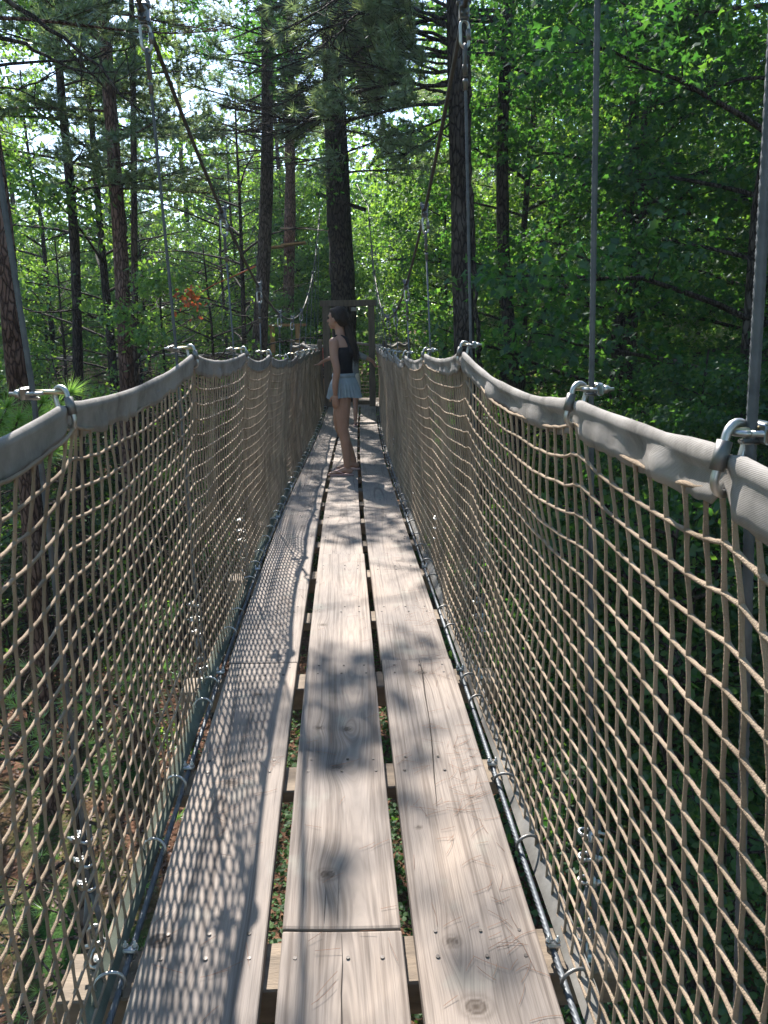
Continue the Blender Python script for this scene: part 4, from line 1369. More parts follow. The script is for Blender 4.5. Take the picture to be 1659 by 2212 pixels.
trunk_tree('pine_tree', 'slender leaning pine in the left wood, next to the reddish trunk at the border',
           [(128, 150), (142, 300), (155, 430), (163, 560), (168, 760), (170, 900)], 15, 20, 'bark_dark', 18, crown=(8.8, 3.2, 26, 'p'))
trunk_tree('pine_tree', 'pinkish brown pine in the middle of the left wood, thickest trunk there',
           [(222, 40), (238, 220), (250, 400), (262, 560), (272, 760), (280, 1000)], 14.5, 30, 'bark_red', 19, crown=(8.8, 3.3, 28, 'p'))
trunk_tree('pine_tree', 'thin straight grey pine between the pinkish pine and the second left hanger cable',
           [(286, 60), (289, 300), (290, 500), (292, 800), (294, 1000)], 15.5, 14, 'bark_pine', 17, crown=(9.2, 2.6, 20, 'p'))


# bare limbs in the upper left corner, from a pine whose trunk is out of the picture
def corner(limbs, rr, D):
    L = []
    for pts_, D1, br in (([(-260, -120), (-100, -60), (30, 10), (120, 70), (200, 130), (260, 210), (318, 243)], 8.6, .034),
                         ([(-260, 40), (-60, 60), (0, 78), (80, 110), (160, 150), (250, 160)], 8.8, .034),
                         ([(-260, 160), (-60, 150), (60, 135), (180, 130), (300, 95)], 9.6, .024),
                         ([(-260, 260), (-50, 200), (60, 185), (120, 160)], 9.2, .014)):
        P = smoothline(pxline(pts_, D, D1), 18) + rr.normal(0, .014, (18, 3))
        limbs.tube(P, np.linspace(br, .006, 18), 6, cap=False)
        for k in range(9):
            b = P[rr.integers(5, 17)]; e = b + np.array([rr.uniform(-.2, .6), rr.uniform(-.3, .3), rr.uniform(-.5, .45)])
            limbs.tube([b, (b + e) / 2 + rr.normal(0, .04, 3), e], [.008, .005, .002], 4, cap=False)
    return L


trunk_tree('pine_tree', 'pine whose dark bare limbs cross the upper left corner of the picture',
           [(-280, -100), (-275, 200), (-270, 500), (-260, 900)], 8.6, 60, 'bark_dark', 19, crown=(10.2, 3.0, 24, 'p'), extra=corner)

# --- the rest of the wood
LEFT_L = ['green leafy tree in the left wood', 'loose crowned young tree in the left wood']
r_ = np.random.default_rng(21)
used = []


def scatter(n, xr, yr, mind, sel):
    out = []
    tries = 0
    while len(out) < n and tries < 4000:
        tries += 1
        x = r_.uniform(*xr); y = r_.uniform(*yr)
        if any((x - a) ** 2 + (y - b) ** 2 < mind ** 2 for a, b in used): continue
        if not sel(x, y): continue
        used.append((x, y)); out.append((x, y))
    return out


def clear_of_bridge(x, y, m=2.6):
    return not (abs(x - float(dx(np.clip(y, 0, 18)))) < m and y < 21)


def at(name, p, x, y, rz, s, mats, lab, cat='tree', group=None):
    o = place(name, PR[p], (x, y, float(gz(x, y)) - .15), rz, s, mats, lab, cat, group)
    GEN.append((o, x, y, group))
    return o


GEN = []
MARKS = [(-400, None), (20, 'reddish border trunk'), (155, 'slender leaning pine'), (250, 'pinkish brown pine'), (291, 'thin grey pine'),
         (395, 'second left hanger'), (508, 'third left hanger'), (572, 'grey brown pine'), (624, 'pale reddish pine'), (745, 'massive trunk'), (918, 'third right hanger'),
         (1000, 'vine covered pine'), (1090, 'slim bent maple'), (1272, 'second right hanger'), (1375, 'diagonal limbed maple'), (1615, 'nearest right hanger'), (2200, None)]
KINDW = {'maples right of the footbridge': 'dense dark maple', 'broadleaf trees deep in the right wood': 'broadleaf tree',
         'pines at the back of the right wood': 'tall pine', 'broadleaf trees in the left wood': 'leafy tree', 'tall pines at the back of the left wood': 'tall hazy pine',
         'young pines in the left wood': 'young bushy pine', 'broadleaf trees beyond the gate': 'sunlit leafy tree', 'saplings left of the footbridge': 'leafy sapling',
         'saplings right of the footbridge': 'dark leaved sapling', 'trees around the viewpoint': 'broadleaf tree'}
RANK = ['nearest', 'second nearest', 'third nearest', 'fourth nearest', 'fifth nearest', 'sixth nearest', 'seventh nearest', 'eighth nearest', 'ninth nearest', 'tenth nearest', 'eleventh nearest', 'twelfth nearest']


def name_trees():
    slots = {}
    for (o, x, y, grp) in GEN:
        if y < 1.5: continue
        Z = y * CS + (CAMZ - 5) * SN
        px = CX + FPX * x / Z
        i = max(k for k, (m_, _) in enumerate(MARKS) if px >= m_ or k == 0)
        i = min(i, len(MARKS) - 2)
        slots.setdefault((grp, i), []).append((y, o))
    for (grp, i), L in slots.items():
        L.sort(key=lambda q: q[0])
        a, b = MARKS[i][1], MARKS[i + 1][1]
        where = 'left of the ' + b if a is None else ('right of the ' + a if b is None else 'between the %s and the %s' % (a, b))
        for n_, (y, o) in enumerate(L):
            o['label'] = ('%s %s' % (KINDW[grp], where)) if len(L) == 1 else '%s %s %s' % (RANK[n_], KINDW[grp], where) if n_ < 5 else '%s farther back %s' % (KINDW[grp], where)


# big maples that make the dark right-hand side
for i, (x, y, p, s) in enumerate([(3.9, 8.4, 'mapB', .95), (6.2, 9.6, 'mapA', .85), (3.6, 12.0, 'mapA', 1.0), (6.6, 13.6, 'mapA', 1.02), (9.2, 12.6, 'mapB', 1.05),
                                  (2.9, 16.2, 'mapB', 1.08), (4.2, 5.2, 'mapB', .55), (2.9, 7.0, 'mapB', .5), (5.6, 6.6, 'mapB', .66), (7.4, 8.0, 'mapB', .75)]):
    used.append((x, y))
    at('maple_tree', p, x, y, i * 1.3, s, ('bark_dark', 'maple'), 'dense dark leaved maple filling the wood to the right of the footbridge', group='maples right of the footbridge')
for (x, y) in scatter(8, (2.5, 16), (16, 28), 2.6, clear_of_bridge):
    at('leafy_tree', r_.choice(['hwA', 'hwB', 'hwC']), x, y, r_.uniform(0, 6), r_.uniform(.85, 1.1), ('bark_dark', 'green'),
       'green broadleaf tree standing farther back in the right wood', group='broadleaf trees deep in the right wood')
for (x, y) in scatter(5, (3, 14), (18, 30), 3.0, clear_of_bridge):
    at('pine_tree', r_.choice(['pineA', 'pineB']), x, y, r_.uniform(0, 6), r_.uniform(.9, 1.05), ('bark_dark', 'pine'),
       'tall pine rising at the back of the right wood', group='pines at the back of the right wood')
def off_corner(x, y): return clear_of_bridge(x, y) and (y > 21 or CX + FPX * x / (y * CS + .36) > 150)


for (x, y) in scatter(14, (-16, -2.6), (13, 27), 2.2, off_corner):
    at('leafy_tree', r_.choice(['hwA', 'hwB', 'hwC']), x, y, r_.uniform(0, 6), r_.uniform(.55, .85), ('bark_dark', 'green'),
       'green broadleaf tree standing among the pines of the left wood', group='broadleaf trees in the left wood')
for (x, y) in scatter(14, (-15, -2.4), (18, 31), 1.6, off_corner):
    at('leafy_tree', r_.choice(['hwA', 'hwB']), x, y, r_.uniform(0, 6), r_.uniform(.5, .8), ('bark_dark', 'green'),
       'green broadleaf tree standing among the pines of the left wood', group='broadleaf trees in the left wood')
for (x, y) in scatter(9, (-17, -2.8), (16, 33), 3.2, off_corner):
    at('pine_tree', r_.choice(['pineA', 'pineB']), x, y, r_.uniform(0, 6), r_.uniform(.8, 1.0), ('bark_pine', 'pine'),
       'tall hazy pine standing behind the nearer trunks of the left wood', group='tall pines at the back of the left wood')
for (x, y) in scatter(4, (-24, -4), (27, 42), 4.2, clear_of_bridge):
    at('pine_tree', r_.choice(['pineA', 'pineB']), x, y, r_.uniform(0, 6), r_.uniform(1.0, 1.25), ('bark_pine', 'pine'),
       'tall hazy pine standing behind the nearer trunks of the left wood', group='tall pines at the back of the left wood')
for (x, y) in scatter(7, (-14, -2.6), (14, 26), 2.0, clear_of_bridge):
    at('young_pine', 'pineC', x, y, r_.uniform(0, 6), r_.uniform(.5, .85), ('bark_dark', 'pine'),
       'young bushy pine growing low among the trunks of the left wood', group='young pines in the left wood')
for (x, y) in [(-1.2, 25), (.8, 24), (2.6, 23.5), (-3.2, 27), (-.2, 30), (4.5, 27), (1.6, 20.5)]:
    used.append((x, y))
    at('leafy_tree', r_.choice(['hwA', 'hwB']), x, y, r_.uniform(0, 6), r_.uniform(.7, .95), ('bark_dark', 'green'),
       'sunlit broadleaf tree beyond the gate at the end of the footbridge', group='broadleaf trees beyond the gate')
for (x, y) in scatter(34, (-13, -1.9), (5.5, 22), 1.25, lambda x, y: clear_of_bridge(x, y, 1.9) and not (x < -1.0 and y < 9.5)):
    at('sapling', r_.choice(['sapA', 'sapB']), x, y, r_.uniform(0, 6), r_.uniform(.7, 1.25), ('bark_dark', 'green'),
       'leafy sapling in the undergrowth below the left net', group='saplings left of the footbridge')
for (x, y) in scatter(40, (1.5, 12), (2.5, 20), 1.1, lambda x, y: clear_of_bridge(x, y, 1.7)):
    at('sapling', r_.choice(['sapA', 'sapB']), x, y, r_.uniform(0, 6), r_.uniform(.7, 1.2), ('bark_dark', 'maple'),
       'dark leaved sapling in the undergrowth below the right net', group='saplings right of the footbridge')

name_trees()

# the far wood all around reads as one mass
r_ = np.random.default_rng(31)
NC = 9000
az = r_.uniform(-1.25, 1.25, NC); dist = r_.uniform(34, 62, NC)
Hs = 13 + 5 * np.sin(az * 5.3 + 1) + 3 * np.sin(az * 13 + dist * .3) + 2 * r_.normal(0, 1, NC)
zc = r_.uniform(0, 1, NC) ** .8 * np.clip(Hs, 6, 24)
Cn = np.stack([np.sin(az) * dist, np.cos(az) * dist, zc + 1.5], -1)
k = 34
Cc = (Cn[:, None] + r_.normal(0, .75, (NC, k, 3)) * np.array([1, 1, .6])).reshape(-1, 3)
V = leaves(Cc, r_.normal(0, 1, Cc.shape), np.array([0, 0, 1]) + r_.normal(0, .6, Cc.shape), r_.uniform(.2, .42, len(Cc)), TPL_QUAD)
tag(lv_geo(V).build('distant_wood', M['green'], smooth=False), 'mass of far off trees closing the view behind the wood', kind='stuff')

# wood behind the camera and to its sides, so light comes from between trees there too
for i, (x, y, p, s) in enumerate([(-4.5, -3, 'hwA', 1), (4.2, -3.5, 'hwC', .95), (0.5, -8, 'hwC', 1), (-9, 1, 'hwB', 1), (8.5, .5, 'mapA', .9),
                                  (-6.5, -8, 'hwC', .9), (7, -8, 'hwA', 1), (4.6, 1.2, 'mapA', .8), (-5.4, 4.2, 'hwC', .62)]):
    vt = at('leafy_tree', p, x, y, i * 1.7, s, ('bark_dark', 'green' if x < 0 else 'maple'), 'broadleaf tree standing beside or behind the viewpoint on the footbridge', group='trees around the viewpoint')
    vt['label'] = ['broadleaf tree close behind the viewpoint on the left', 'broadleaf tree close behind the viewpoint on the right', 'tall broadleaf tree straight behind the viewpoint', 'broadleaf tree level with the viewpoint far out left', 'maple level with the viewpoint far out right', 'tall broadleaf tree far behind the viewpoint on the left', 'broadleaf tree far behind the viewpoint on the right', 'maple just outside the right net beside the viewpoint', 'slight broadleaf tree outside the left net beyond the picture edge'][i]

# low plants and leaf litter on the forest floor
r_ = np.random.default_rng(41)
n = 60000
x = r_.uniform(-16, 15, n); y = r_.uniform(-.5, 1, n) ** 1.0 * 0 + r_.uniform(-1, 24, n)
ms = np.sin(x * .9 + 1.2 * np.sin(y * .5)) + np.sin(y * .8 + x * .35) + .6 * np.sin(x * 2.7 + y * 1.9)
k = (ms > -.25) | (r_.random(n) < .12)
path_ = (x < -2.2 - .12 * (y - 6)) & (x > -8) & (y < 12.5) & (ms < 1.6)
k &= ~path_
k |= (np.abs(x + .2) < 1.7) & (y < 14)
x = np.concatenate([x[k], r_.uniform(-1.9, 1.6, 9000)]); y = np.concatenate([y[k], r_.uniform(2, 13, 9000)]); n = len(x)
z = gz(x, y)
hh = r_.uniform(.02, .32, n) * r_.uniform(.3, 1, n)
Cc = np.stack([x, y, z + hh], -1)
V = leaves(Cc, np.concatenate([r_.normal(0, 1, (n, 2)), r_.uniform(-.2, .5, (n, 1))], -1), np.array([0, 0, 1]) + r_.normal(0, .35, (n, 3)), r_.uniform(.05, .11, n), TPL_OVAL)
tag(lv_geo(V).build('ground_cover', M['cover'], smooth=False), 'low green plants covering the forest floor', kind='stuff')
n = 34000
x = r_.uniform(-9, 7, n); y = r_.uniform(-1, 16, n)
Cc = np.stack([x, y, gz(x, y) + r_.uniform(.005, .03, n)], -1)
Cc = Cc[~(np.abs(x + .2) < 1.5)]; n = len(Cc)
V = leaves(Cc, r_.normal(0, 1, (n, 3)) * (1, 1, .25), np.array([0, 0, 1]) + r_.normal(0, .4, (n, 3)), r_.uniform(.04, .09, n), TPL_OVAL)
tag(lv_geo(V).build('leaf_litter', M['litter'], smooth=False), 'brown leaf litter spread on the forest floor', kind='stuff')

# top of a young pine at the left net
root = empty('young_pine', tuple(un(40, 1000, 3.4))[:2] + (0,), 'bright green top of a young pine touching the hem of the left net', 'tree')
ox, oy, _ = root.location
rr = np.random.default_rng(51)
limbs = Geo(); L = []
tip = np.array(un(95, 830, 3.5)) - np.array((ox, oy, 0)); base = np.array((0., 0., 0.))
t = np.linspace(0, 1, 20)[:, None]; stem = base + (tip - base) * t + np.concatenate([.03 * np.sin(t * 9), .03 * np.cos(t * 7), 0 * t], -1)
Geo().tube(stem, np.linspace(.055, .006, 20), 8).build('trunk', M['bark_pine'], root)
for a, b in (((20, 960), (150, 850)), ((30, 980), (90, 870)), ((10, 960), (40, 905)), ((40, 1010), (130, 960)), ((-30, 960), (15, 880)), ((-40, 1000), (20, 960)), ((60, 1000), (110, 905))):
    P = smoothline(pxline([a, ((a[0] + b[0]) / 2, (a[1] + b[1]) / 2 + 8), b], 3.6, 3.3), 6) - np.array((ox, oy, 0))
    limbs.tube(P, np.linspace(.012, .004, 6), 6)
    d = P[-1] - P[0]
    C = P[2:] ; D = np.repeat(unit(d)[None], len(C), 0)
    L.append(needles(C, D, .11, 90, .0019, rr, .55))
for i in range(26):
    z = rr.uniform(2.2, 5.2); az = rr.uniform(0, 6.28); l = rr.uniform(.4, 1.0)
    c = np.array([np.interp(z, stem[:, 2], stem[:, q]) for q in range(3)])
    tt = np.linspace(0, 1, 5)
    P = np.stack([c[0] + l * tt * math.cos(az), c[1] + l * tt * math.sin(az), z + .2 * l * tt], -1)
    if P[-1, 0] + ox > -.95: continue
    L.append(bough(P, rr, .10, 26, .002, 7, limbs, twl=.3, br=.01))
limbs.build('limbs', M['bark_pine'], root)
lv_geo(np.concatenate(L)).build('crown', M['pine_fresh'], root, smooth=False)

# rust-red dead leaves on a twig in the left wood
c = np.array(un(412, 645, 12)); rr = np.random.default_rng(61)
n = 60
Cc = c + rr.normal(0, 1, (n, 3)) * (.10, .1, .12)
g = lv_geo(leaves(Cc, rr.normal(0, 1, (n, 3)) - (0, 0, .7), rr.normal(0, 1, (n, 3)), rr.uniform(.06, .11, n), TPL_OVAL))
g.tube([c + (.9, .6, .5), c + (.3, .2, .2), c], [.012, .008, .004], 5)
tag(g.build('dead_twig', M['dead'], smooth=False), 'twig of rust red dead leaves hanging in the left wood', 'twig')


# ------------------------------------------------------------------ far platform, gate and the neighbouring course
zp = float(dz(15.0)) - .045
root = empty('tree_platform', (-.75, 16.4, zp), 'wooden platform round the massive dark trunk, joined to the far end of the planks', 'platform')
for i in range(13):
    y0 = 15.14 + i * .16
    w_ = .95 if i > 0 else .55
    Geo().box((.05, y0 - 16.4, 0), (2.5 if i > 4 else 1.5, .152, .04), bev=.004).build('plank', M['timber'], root, smooth=False)
for s in (-1, 1): Geo().box((s * .6, .2, -.10), (.09, 2.2, .14), bev=.005).build('beam', M['timber'], root, smooth=False)
Geo().box((.35, -.75, .05), (.30, .16, .07), bev=.006).build('step', M['post'], root, smooth=False)
gl, gr_ = un(708, 800, 15.0), un(804, 800, 15.0)
ztop = un(708, 662, 15.0).z
root = empty('timber_gate', ((gl.x + gr_.x) / 2, 15.0, zp), 'brown timber gate frame at the far end of the footbridge', 'gate')
hw = (gr_.x - gl.x) / 2
for s in (-1, 1):
    Geo().box((s * hw, 0, (ztop - zp) / 2), (.14 if s < 0 else .12, .14, ztop - zp), bev=.006).build('post', M['post'], root, smooth=False)
Geo().box((0, 0, ztop - zp + .055), (2 * hw + .22, .15, .11), bev=.006).build('header', M['post'], root, smooth=False)
Geo().box((.10, -.10, ztop - zp - .06), (.10, .05, .07), bev=.006).build('pulley_block', M['darksteel'], root, smooth=False)
a, b = un(686, 419, 15.7), un(788, 453, 15.4)
mid = (a + b) / 2
d = (b - a).normalized(); up = Vector((0, 0, 1)); sd_ = d.cross(up).normalized(); u2 = sd_.cross(d)
rot = np.array(Matrix((d, sd_, u2)).transposed())
tag(Geo().box(tuple(mid), ((b - a).length, .16, .07), rot, bev=.006).build('cable_beam', M['bark_dark'], smooth=False),
    'slanting timber beam fixed high on the massive trunk above the gate', 'beam')


def simple_net(x0, y0, x1, y1, ztop_, zbot, g, p=.085, sag=.07, span=1.4, r=.0045):
    L = math.hypot(x1 - x0, y1 - y0); n = int(L / p)
    t = np.linspace(0, 1, n + 1)
    zt = ztop_ - sag * np.abs(np.sin(t * L / span * math.pi))
    for i in range(n + 1):
        x, y = x0 + (x1 - x0) * t[i], y0 + (y1 - y0) * t[i]
        g.tube([(x, y, zbot), (x, y, zt[i])], r, 4, 0, ref=(1, 0, 0), cap=False)
    m = int((ztop_ - zbot) / p)
    for j in range(m + 1):
        u = j / m
        g.tube(np.stack([x0 + (x1 - x0) * t, y0 + (y1 - y0) * t, zbot * (1 - u) + zt * u], -1), r, 4, 0, ref=(0, 0, 1), cap=False)
    return t, zt


# net walls of the far platform
for (p0, p1, lab) in (((-2.0, 17.6), (.6, 17.9), 'cord net closing the back of the platform behind the gate'),
                      ((-1.2, 15.2), (-2.0, 17.5), 'cord net on the left edge of the platform behind the gate'),
                      ((.05, 15.2), (.6, 17.8), 'cord net on the right edge of the platform behind the gate')):
    g = Geo(); t, zt = simple_net(*p0, *p1, zp + 1.2, zp, g)
    root = empty('platform_net', (0, 0, 0), lab, 'net', 'nets round the far platform')
    g.build('netting', M['rope'], root)
    x = p0[0] + (p1[0] - p0[0]) * t; y = p0[1] + (p1[1] - p0[1]) * t
    Geo().tube(np.stack([x, y, zt], -1), .03, 8).build('fabric_hem', M['sleeve'], root)
    for e in (0, -1):
        Geo().box((x[e], y[e], zp + .62), (.09, .09, 1.3), bev=.005).build('post', M['post'], root, smooth=False)

# a second footbridge running across the left wood
A = un(190, 790, 19); B = un(585, 757, 21)
root = empty('rope_footbridge', (float(A.x), 20, 0), 'distant net sided footbridge crossing the left wood behind the trunks', 'footbridge')
o = np.array([A.x, 20, 0])
g = Geo(); zt0 = 6.12
for dy in (0, .9):
    t, zt = simple_net(A.x - 1, 19 + dy, B.x, 21 + dy, zt0, zt0 - 1.15, g, .09)
g.v = [v - o for v in g.v]; g.build('netting', M['rope'], root)
for dy in (0, .9):
    x = A.x - 1 + (B.x - A.x + 1) * t; y = 19 + dy + 2 * t
    Geo().tube(np.stack([x, y, zt], -1) - o, .03, 8).build('fabric_hem', M['sleeve'], root)
    tt = np.linspace(0, 1, 30)
    Geo().tube(np.stack([A.x - 1 + (B.x - A.x + 1) * tt, 19 + dy + 2 * tt, 6.3 + 3.0 * (tt - .45) ** 2 * 4], -1) - o, .01, 6).build('main_cable', M['maincable'], root)
    for q in np.linspace(.08, .95, 6):
        zc = 6.3 + 12 * (q - .45) ** 2
        xx = A.x - 1 + (B.x - A.x + 1) * q; yy = 19 + dy + 2 * q
        Geo().tube(np.array([(xx, yy, 6.05), (xx, yy, zc)]) - o, .007, 6).build('hanger', M['steel'], root)
for k in range(3):
    P = np.array([(A.x - 1, 19.1 + k * .3, zt0 - 1.17), (B.x, 21.1 + k * .3, zt0 - 1.17)]) - o
    c = P.mean(0); L = np.linalg.norm(P[1] - P[0])
    Geo().box(c, (L, .26, .04), np.array(Matrix.Rotation(math.atan2(2, B.x - A.x + 1), 3, 'Z'))).build('plank', M['timber'], root, smooth=False)

# timber frame and platform round the reddish trunk
f0, f1 = un(588, 705, 21.2), un(643, 705, 21.2)
zf = 4.95
root = empty('tree_platform', ((f0.x + f1.x) / 2, 22.4, zf), 'small far platform of fresh timber round the pale reddish trunk', 'platform')
Geo().box((.25, -.1, 0), (2.6, 3.0, .10), bev=.01).build('deck', M['timber'], root, smooth=False)
root = empty('timber_gate', ((f0.x + f1.x) / 2, 21.2, zf + .05), 'small orange brown timber frame standing beyond the left net', 'gate')
hw = (f1.x - f0.x) / 2; hh = f0.z - zf - .05
for s in (-1, 1): Geo().box((s * hw, 0, hh / 2), (.12, .12, hh), bev=.006).build('post', M['orange_post'], root, smooth=False)
Geo().box((0, 0, hh + .03), (2 * hw + .5, .14, .07), bev=.006).build('header', M['orange_post'], root, smooth=False)
for (a, b, lab) in (((608, 526), (661, 529), 'pale plank step fixed across the reddish trunk, upper right one'),
                    ((583, 531), (613, 537), 'pale plank step sticking out left of the reddish trunk')):
    p, q = un(*a, 22.6), un(*b, 22.6); c = (p + q) / 2
    tag(Geo().box(tuple(c), ((q - p).length, .35, .05), np.array(Matrix.Rotation(-.1, 3, 'Y')), bev=.006).build('step_board', M['orange_post'], smooth=False), lab, 'board')
p = un(655, 493, 22.6); q = un(710, 497, 16.3)
tag(Geo().tube([un(606, 493, 22.6), p, un(690, 497, 19), q], .02, 6).build('guy_rope', M['rope']), 'pale rope running level between the reddish trunk and the massive trunk', 'rope')

# ------------------------------------------------------------------ people
def spl(P, R, n=18):
    P = np.array(P, float); R = np.array(R, float)
    m_ = len(P)
    if m_ == 2:
        t = np.linspace(0, 1, n)[:, None]
        return P[0] + (P[1] - P[0]) * t, np.interp(t[:, 0], [0, 1], R)
    T = np.linspace(0, m_ - 1, n); out = []
    for t in T:
        i = min(int(t), m_ - 2); f = t - i
        p0 = P[max(i - 1, 0)]; p1 = P[i]; p2 = P[i + 1]; p3 = P[min(i + 2, m_ - 1)]
        out.append(.5 * ((2 * p1) + (p2 - p0) * f + (2 * p0 - 5 * p1 + 4 * p2 - p3) * f * f + (3 * p1 - p0 - 3 * p2 + p3) * f ** 3))
    return np.array(out), np.interp(T, np.arange(m_), R)


def limb(g, P, R, n=18, k=14):
    Q, r = spl(P, R, n)
    g.tube(Q, r, k)
    g.ball(Q[0], r[0], nu=12, nv=8); g.ball(Q[-1], r[-1], nu=12, nv=8)


def fuse(name, g, mat, parent, vox=.006, sm=5):
    me = g.mesh(name, mat); o = bpy.data.objects.new('tmp', me); COL.objects.link(o)
    md = o.modifiers.new('r', 'REMESH'); md.mode = 'VOXEL'; md.voxel_size = vox; md.use_smooth_shade = True
    ms = o.modifiers.new('s', 'SMOOTH'); ms.factor = .5; ms.iterations = sm
    dg = bpy.context.evaluated_depsgraph_get(); dg.update()
    me2 = bpy.data.meshes.new_from_object(o.evaluated_get(dg))
    me2.name = name
    bpy.data.objects.remove(o)
    me2.materials.clear(); me2.materials.append(mat)
    for p_ in me2.polygons: p_.use_smooth = True
    o = bpy.data.objects.new(name, me2); COL.objects.link(o); o.parent = parent
    return o


def hand(g, w, d, palm_n, s=1.0, curl=.35, thumb=1):
    """hand from wrist w, pointing d, palm facing palm_n"""
    w = np.array(w, float); d = unit(np.array(d, float)); pn = np.array(palm_n, float)
    pn = unit(pn - d * np.dot(pn, d)); a = np.cross(d, pn)
    Rm = np.stack([a, d, pn], 1)
    g.ball(w + d * .045 * s, np.array([.036, .050, .015]) * s, Rm)
    for q, (off, ln) in enumerate(((-.026, .066), (-.009, .076), (.009, .072), (.025, .056))):
        b = w + d * .082 * s + a * off * s
        m1 = b + (d * math.cos(curl * .6) + pn * math.sin(curl * .6)) * ln * .5 * s
        e = m1 + (d * math.cos(curl * 1.8) + pn * math.sin(curl * 1.8)) * ln * .5 * s
        limb(g, [b - d * .02 * s, b, m1, e], [.0085 * s, .0088 * s, .008 * s, .0065 * s], 8, 8)
    b = w + d * .03 * s - a * thumb * .028 * s
    m1 = b + (d * .7 - a * thumb * .7 + pn * .2) * .034 * s; e = m1 + (d * .95 - a * thumb * .2 + pn * .25) * .03 * s
    limb(g, [w + d * .02 * s, b, m1, e], [.013 * s, .011 * s, .0095 * s, .0075 * s], 8, 8)


def ering(c, fwd, lat, rx, ry, k=36, am=0, fr=0):
    a = np.arange(k) * 2 * math.pi / k
    m_ = 1 + am * np.cos(fr * a)
    return np.array(c)[None] + (rx * np.cos(a) * m_)[:, None] * fwd[None] + (ry * np.sin(a) * m_)[:, None] * lat[None]


def head(g, c, yaw, s=1.0):
    """skull, jaw, nose, brow, lips, chin and ears; yaw turns the face from -X towards +Y"""
    f = np.array([-math.cos(yaw), math.sin(yaw), 0]); l = np.array([-math.sin(yaw), -math.cos(yaw), 0]); u = np.array([0, 0, 1.])
    Rm = np.stack([f, l, u], 1); c = np.array(c, float)
    P = lambda x, y, z: c + (f * x + l * y + u * z) * s
    g.ball(P(-.008, 0, .028), np.array([.094, .074, .088]) * s, Rm, 16, 12)
    g.ball(P(.026, 0, -.028), np.array([.064, .056, .072]) * s, Rm, 16, 12)
    g.ball(P(.066, 0, -.082), np.array([.020, .022, .018]) * s, Rm)
    limb(g, [P(.080, 0, .018), P(.097, 0, -.006), P(.109, 0, -.022)], [.008 * s, .010 * s, .0125 * s], 8, 8)
    g.ball(P(.092, 0, -.050), np.array([.009, .021, .006]) * s, Rm); g.ball(P(.090, 0, -.062), np.array([.009, .018, .006]) * s, Rm)
    g.ball(P(.076, 0, .034), np.array([.014, .05, .010]) * s, Rm)
    for k in (-1, 1): g.ball(P(-.008, k * .074, -.012), np.array([.018, .008, .030]) * s, Rm)
    return P, Rm


# --- the girl who stands sideways on the planks
fx = un(742, 1018, 8.25); fz = float(dz(7.78)) + .004
girl = empty('person', (un(745, 1018, 7.8).x, 7.78, fz), 'girl in black sleeveless top and pale blue pleated skirt standing sideways on the planks', 'person')
girl.scale = (.965, .965, .965)
psi = .42
fw = np.array([-math.cos(psi), math.sin(psi), 0]); la = np.array([-math.sin(psi), -math.cos(psi), 0])
g = Geo()
tor = [((-.000, .06, .86), .100, .150), ((.004, .06, .95), .108, .166), ((.006, .05, 1.03), .092, .145), ((.004, .04, 1.10), .082, .122), ((.0, .03, 1.18), .090, .130),
       ((-.006, .02, 1.27), .103, .148), ((-.006, .02, 1.34), .092, .152), ((.000, .02, 1.40), .066, .125), ((-.006, .02, 1.44), .050, .07), ((-.018, .02, 1.50), .046, .049)]
g.loft([ering(c, fw, la, a, b) for c, a, b in tor])
hc = np.array([-.045, .02, 1.605])
limb(g, [(-.004, .02, 1.41), (-.02, .02, 1.49), (-.032, .02, 1.56)], [.052, .047, .05])
hP, hR = head(g, hc, .5)
# legs: the near one straight, the far one relaxed with its knee forward and the foot set back
limb(g, [(-.002, -.03, .90), (-.004, -.04, .72), (-.004, -.045, .50), (.018, -.045, .34), (.030, -.045, .10)], [.098, .083, .056, .054, .034], 24)
limb(g, [(.015, .16, .90), (-.03, .19, .72), (-.066, .23, .52), (.0, .27, .34), (.085, .31, .10)], [.096, .080, .055, .053, .034], 24)
for (ax, ay) in ((.030, -.045), (.085, .31)):
    limb(g, [(ax + .028, ay, .045), (ax - .02, ay, .058), (ax - .09, ay - .004, .036), (ax - .165, ay - .006, .026)], [.031, .036, .031, .018], 14)
    g.ball((ax - .15, ay - .004, .026), (.045, .040, .014))
    for q in range(5):
        g.ball((ax - .187 + abs(q - 1) * .006, ay - .032 + q * .016, .024), (.015, .008, .010))
# arms
sL = np.array([-.006, .02, 1.375]) + la * .165
sR = np.array([-.006, .02, 1.375]) - la * .165
limb(g, [sL, sL + (0.0, -.02, -.14), (-.048, -.17, 1.10), (-.066, -.165, .97), (-.070, -.15, .865)], [.050, .043, .036, .034, .024], 22)
hand(g, (-.070, -.15, .862), (-.05, .02, -1), (.25, 1, 0), 1, .35, 1)
limb(g, [sR, sR + (-.01, .02, -.14), sR + (.0, .03, -.28), sR + (-.05, .02, -.40), sR + (-.07, .02, -.52)], [.050, .043, .036, .034, .024], 22)
hand(g, sR + (-.07, .02, -.52), (-.1, 0, -1), (0, -1, 0), 1, .4, -1)
fuse('body', g, M['skin'], girl, .0055)
for k in (-1, 1): Geo().ball(hP(.083, k * .031, .012), .0115).build('eye', M['eye'], girl)
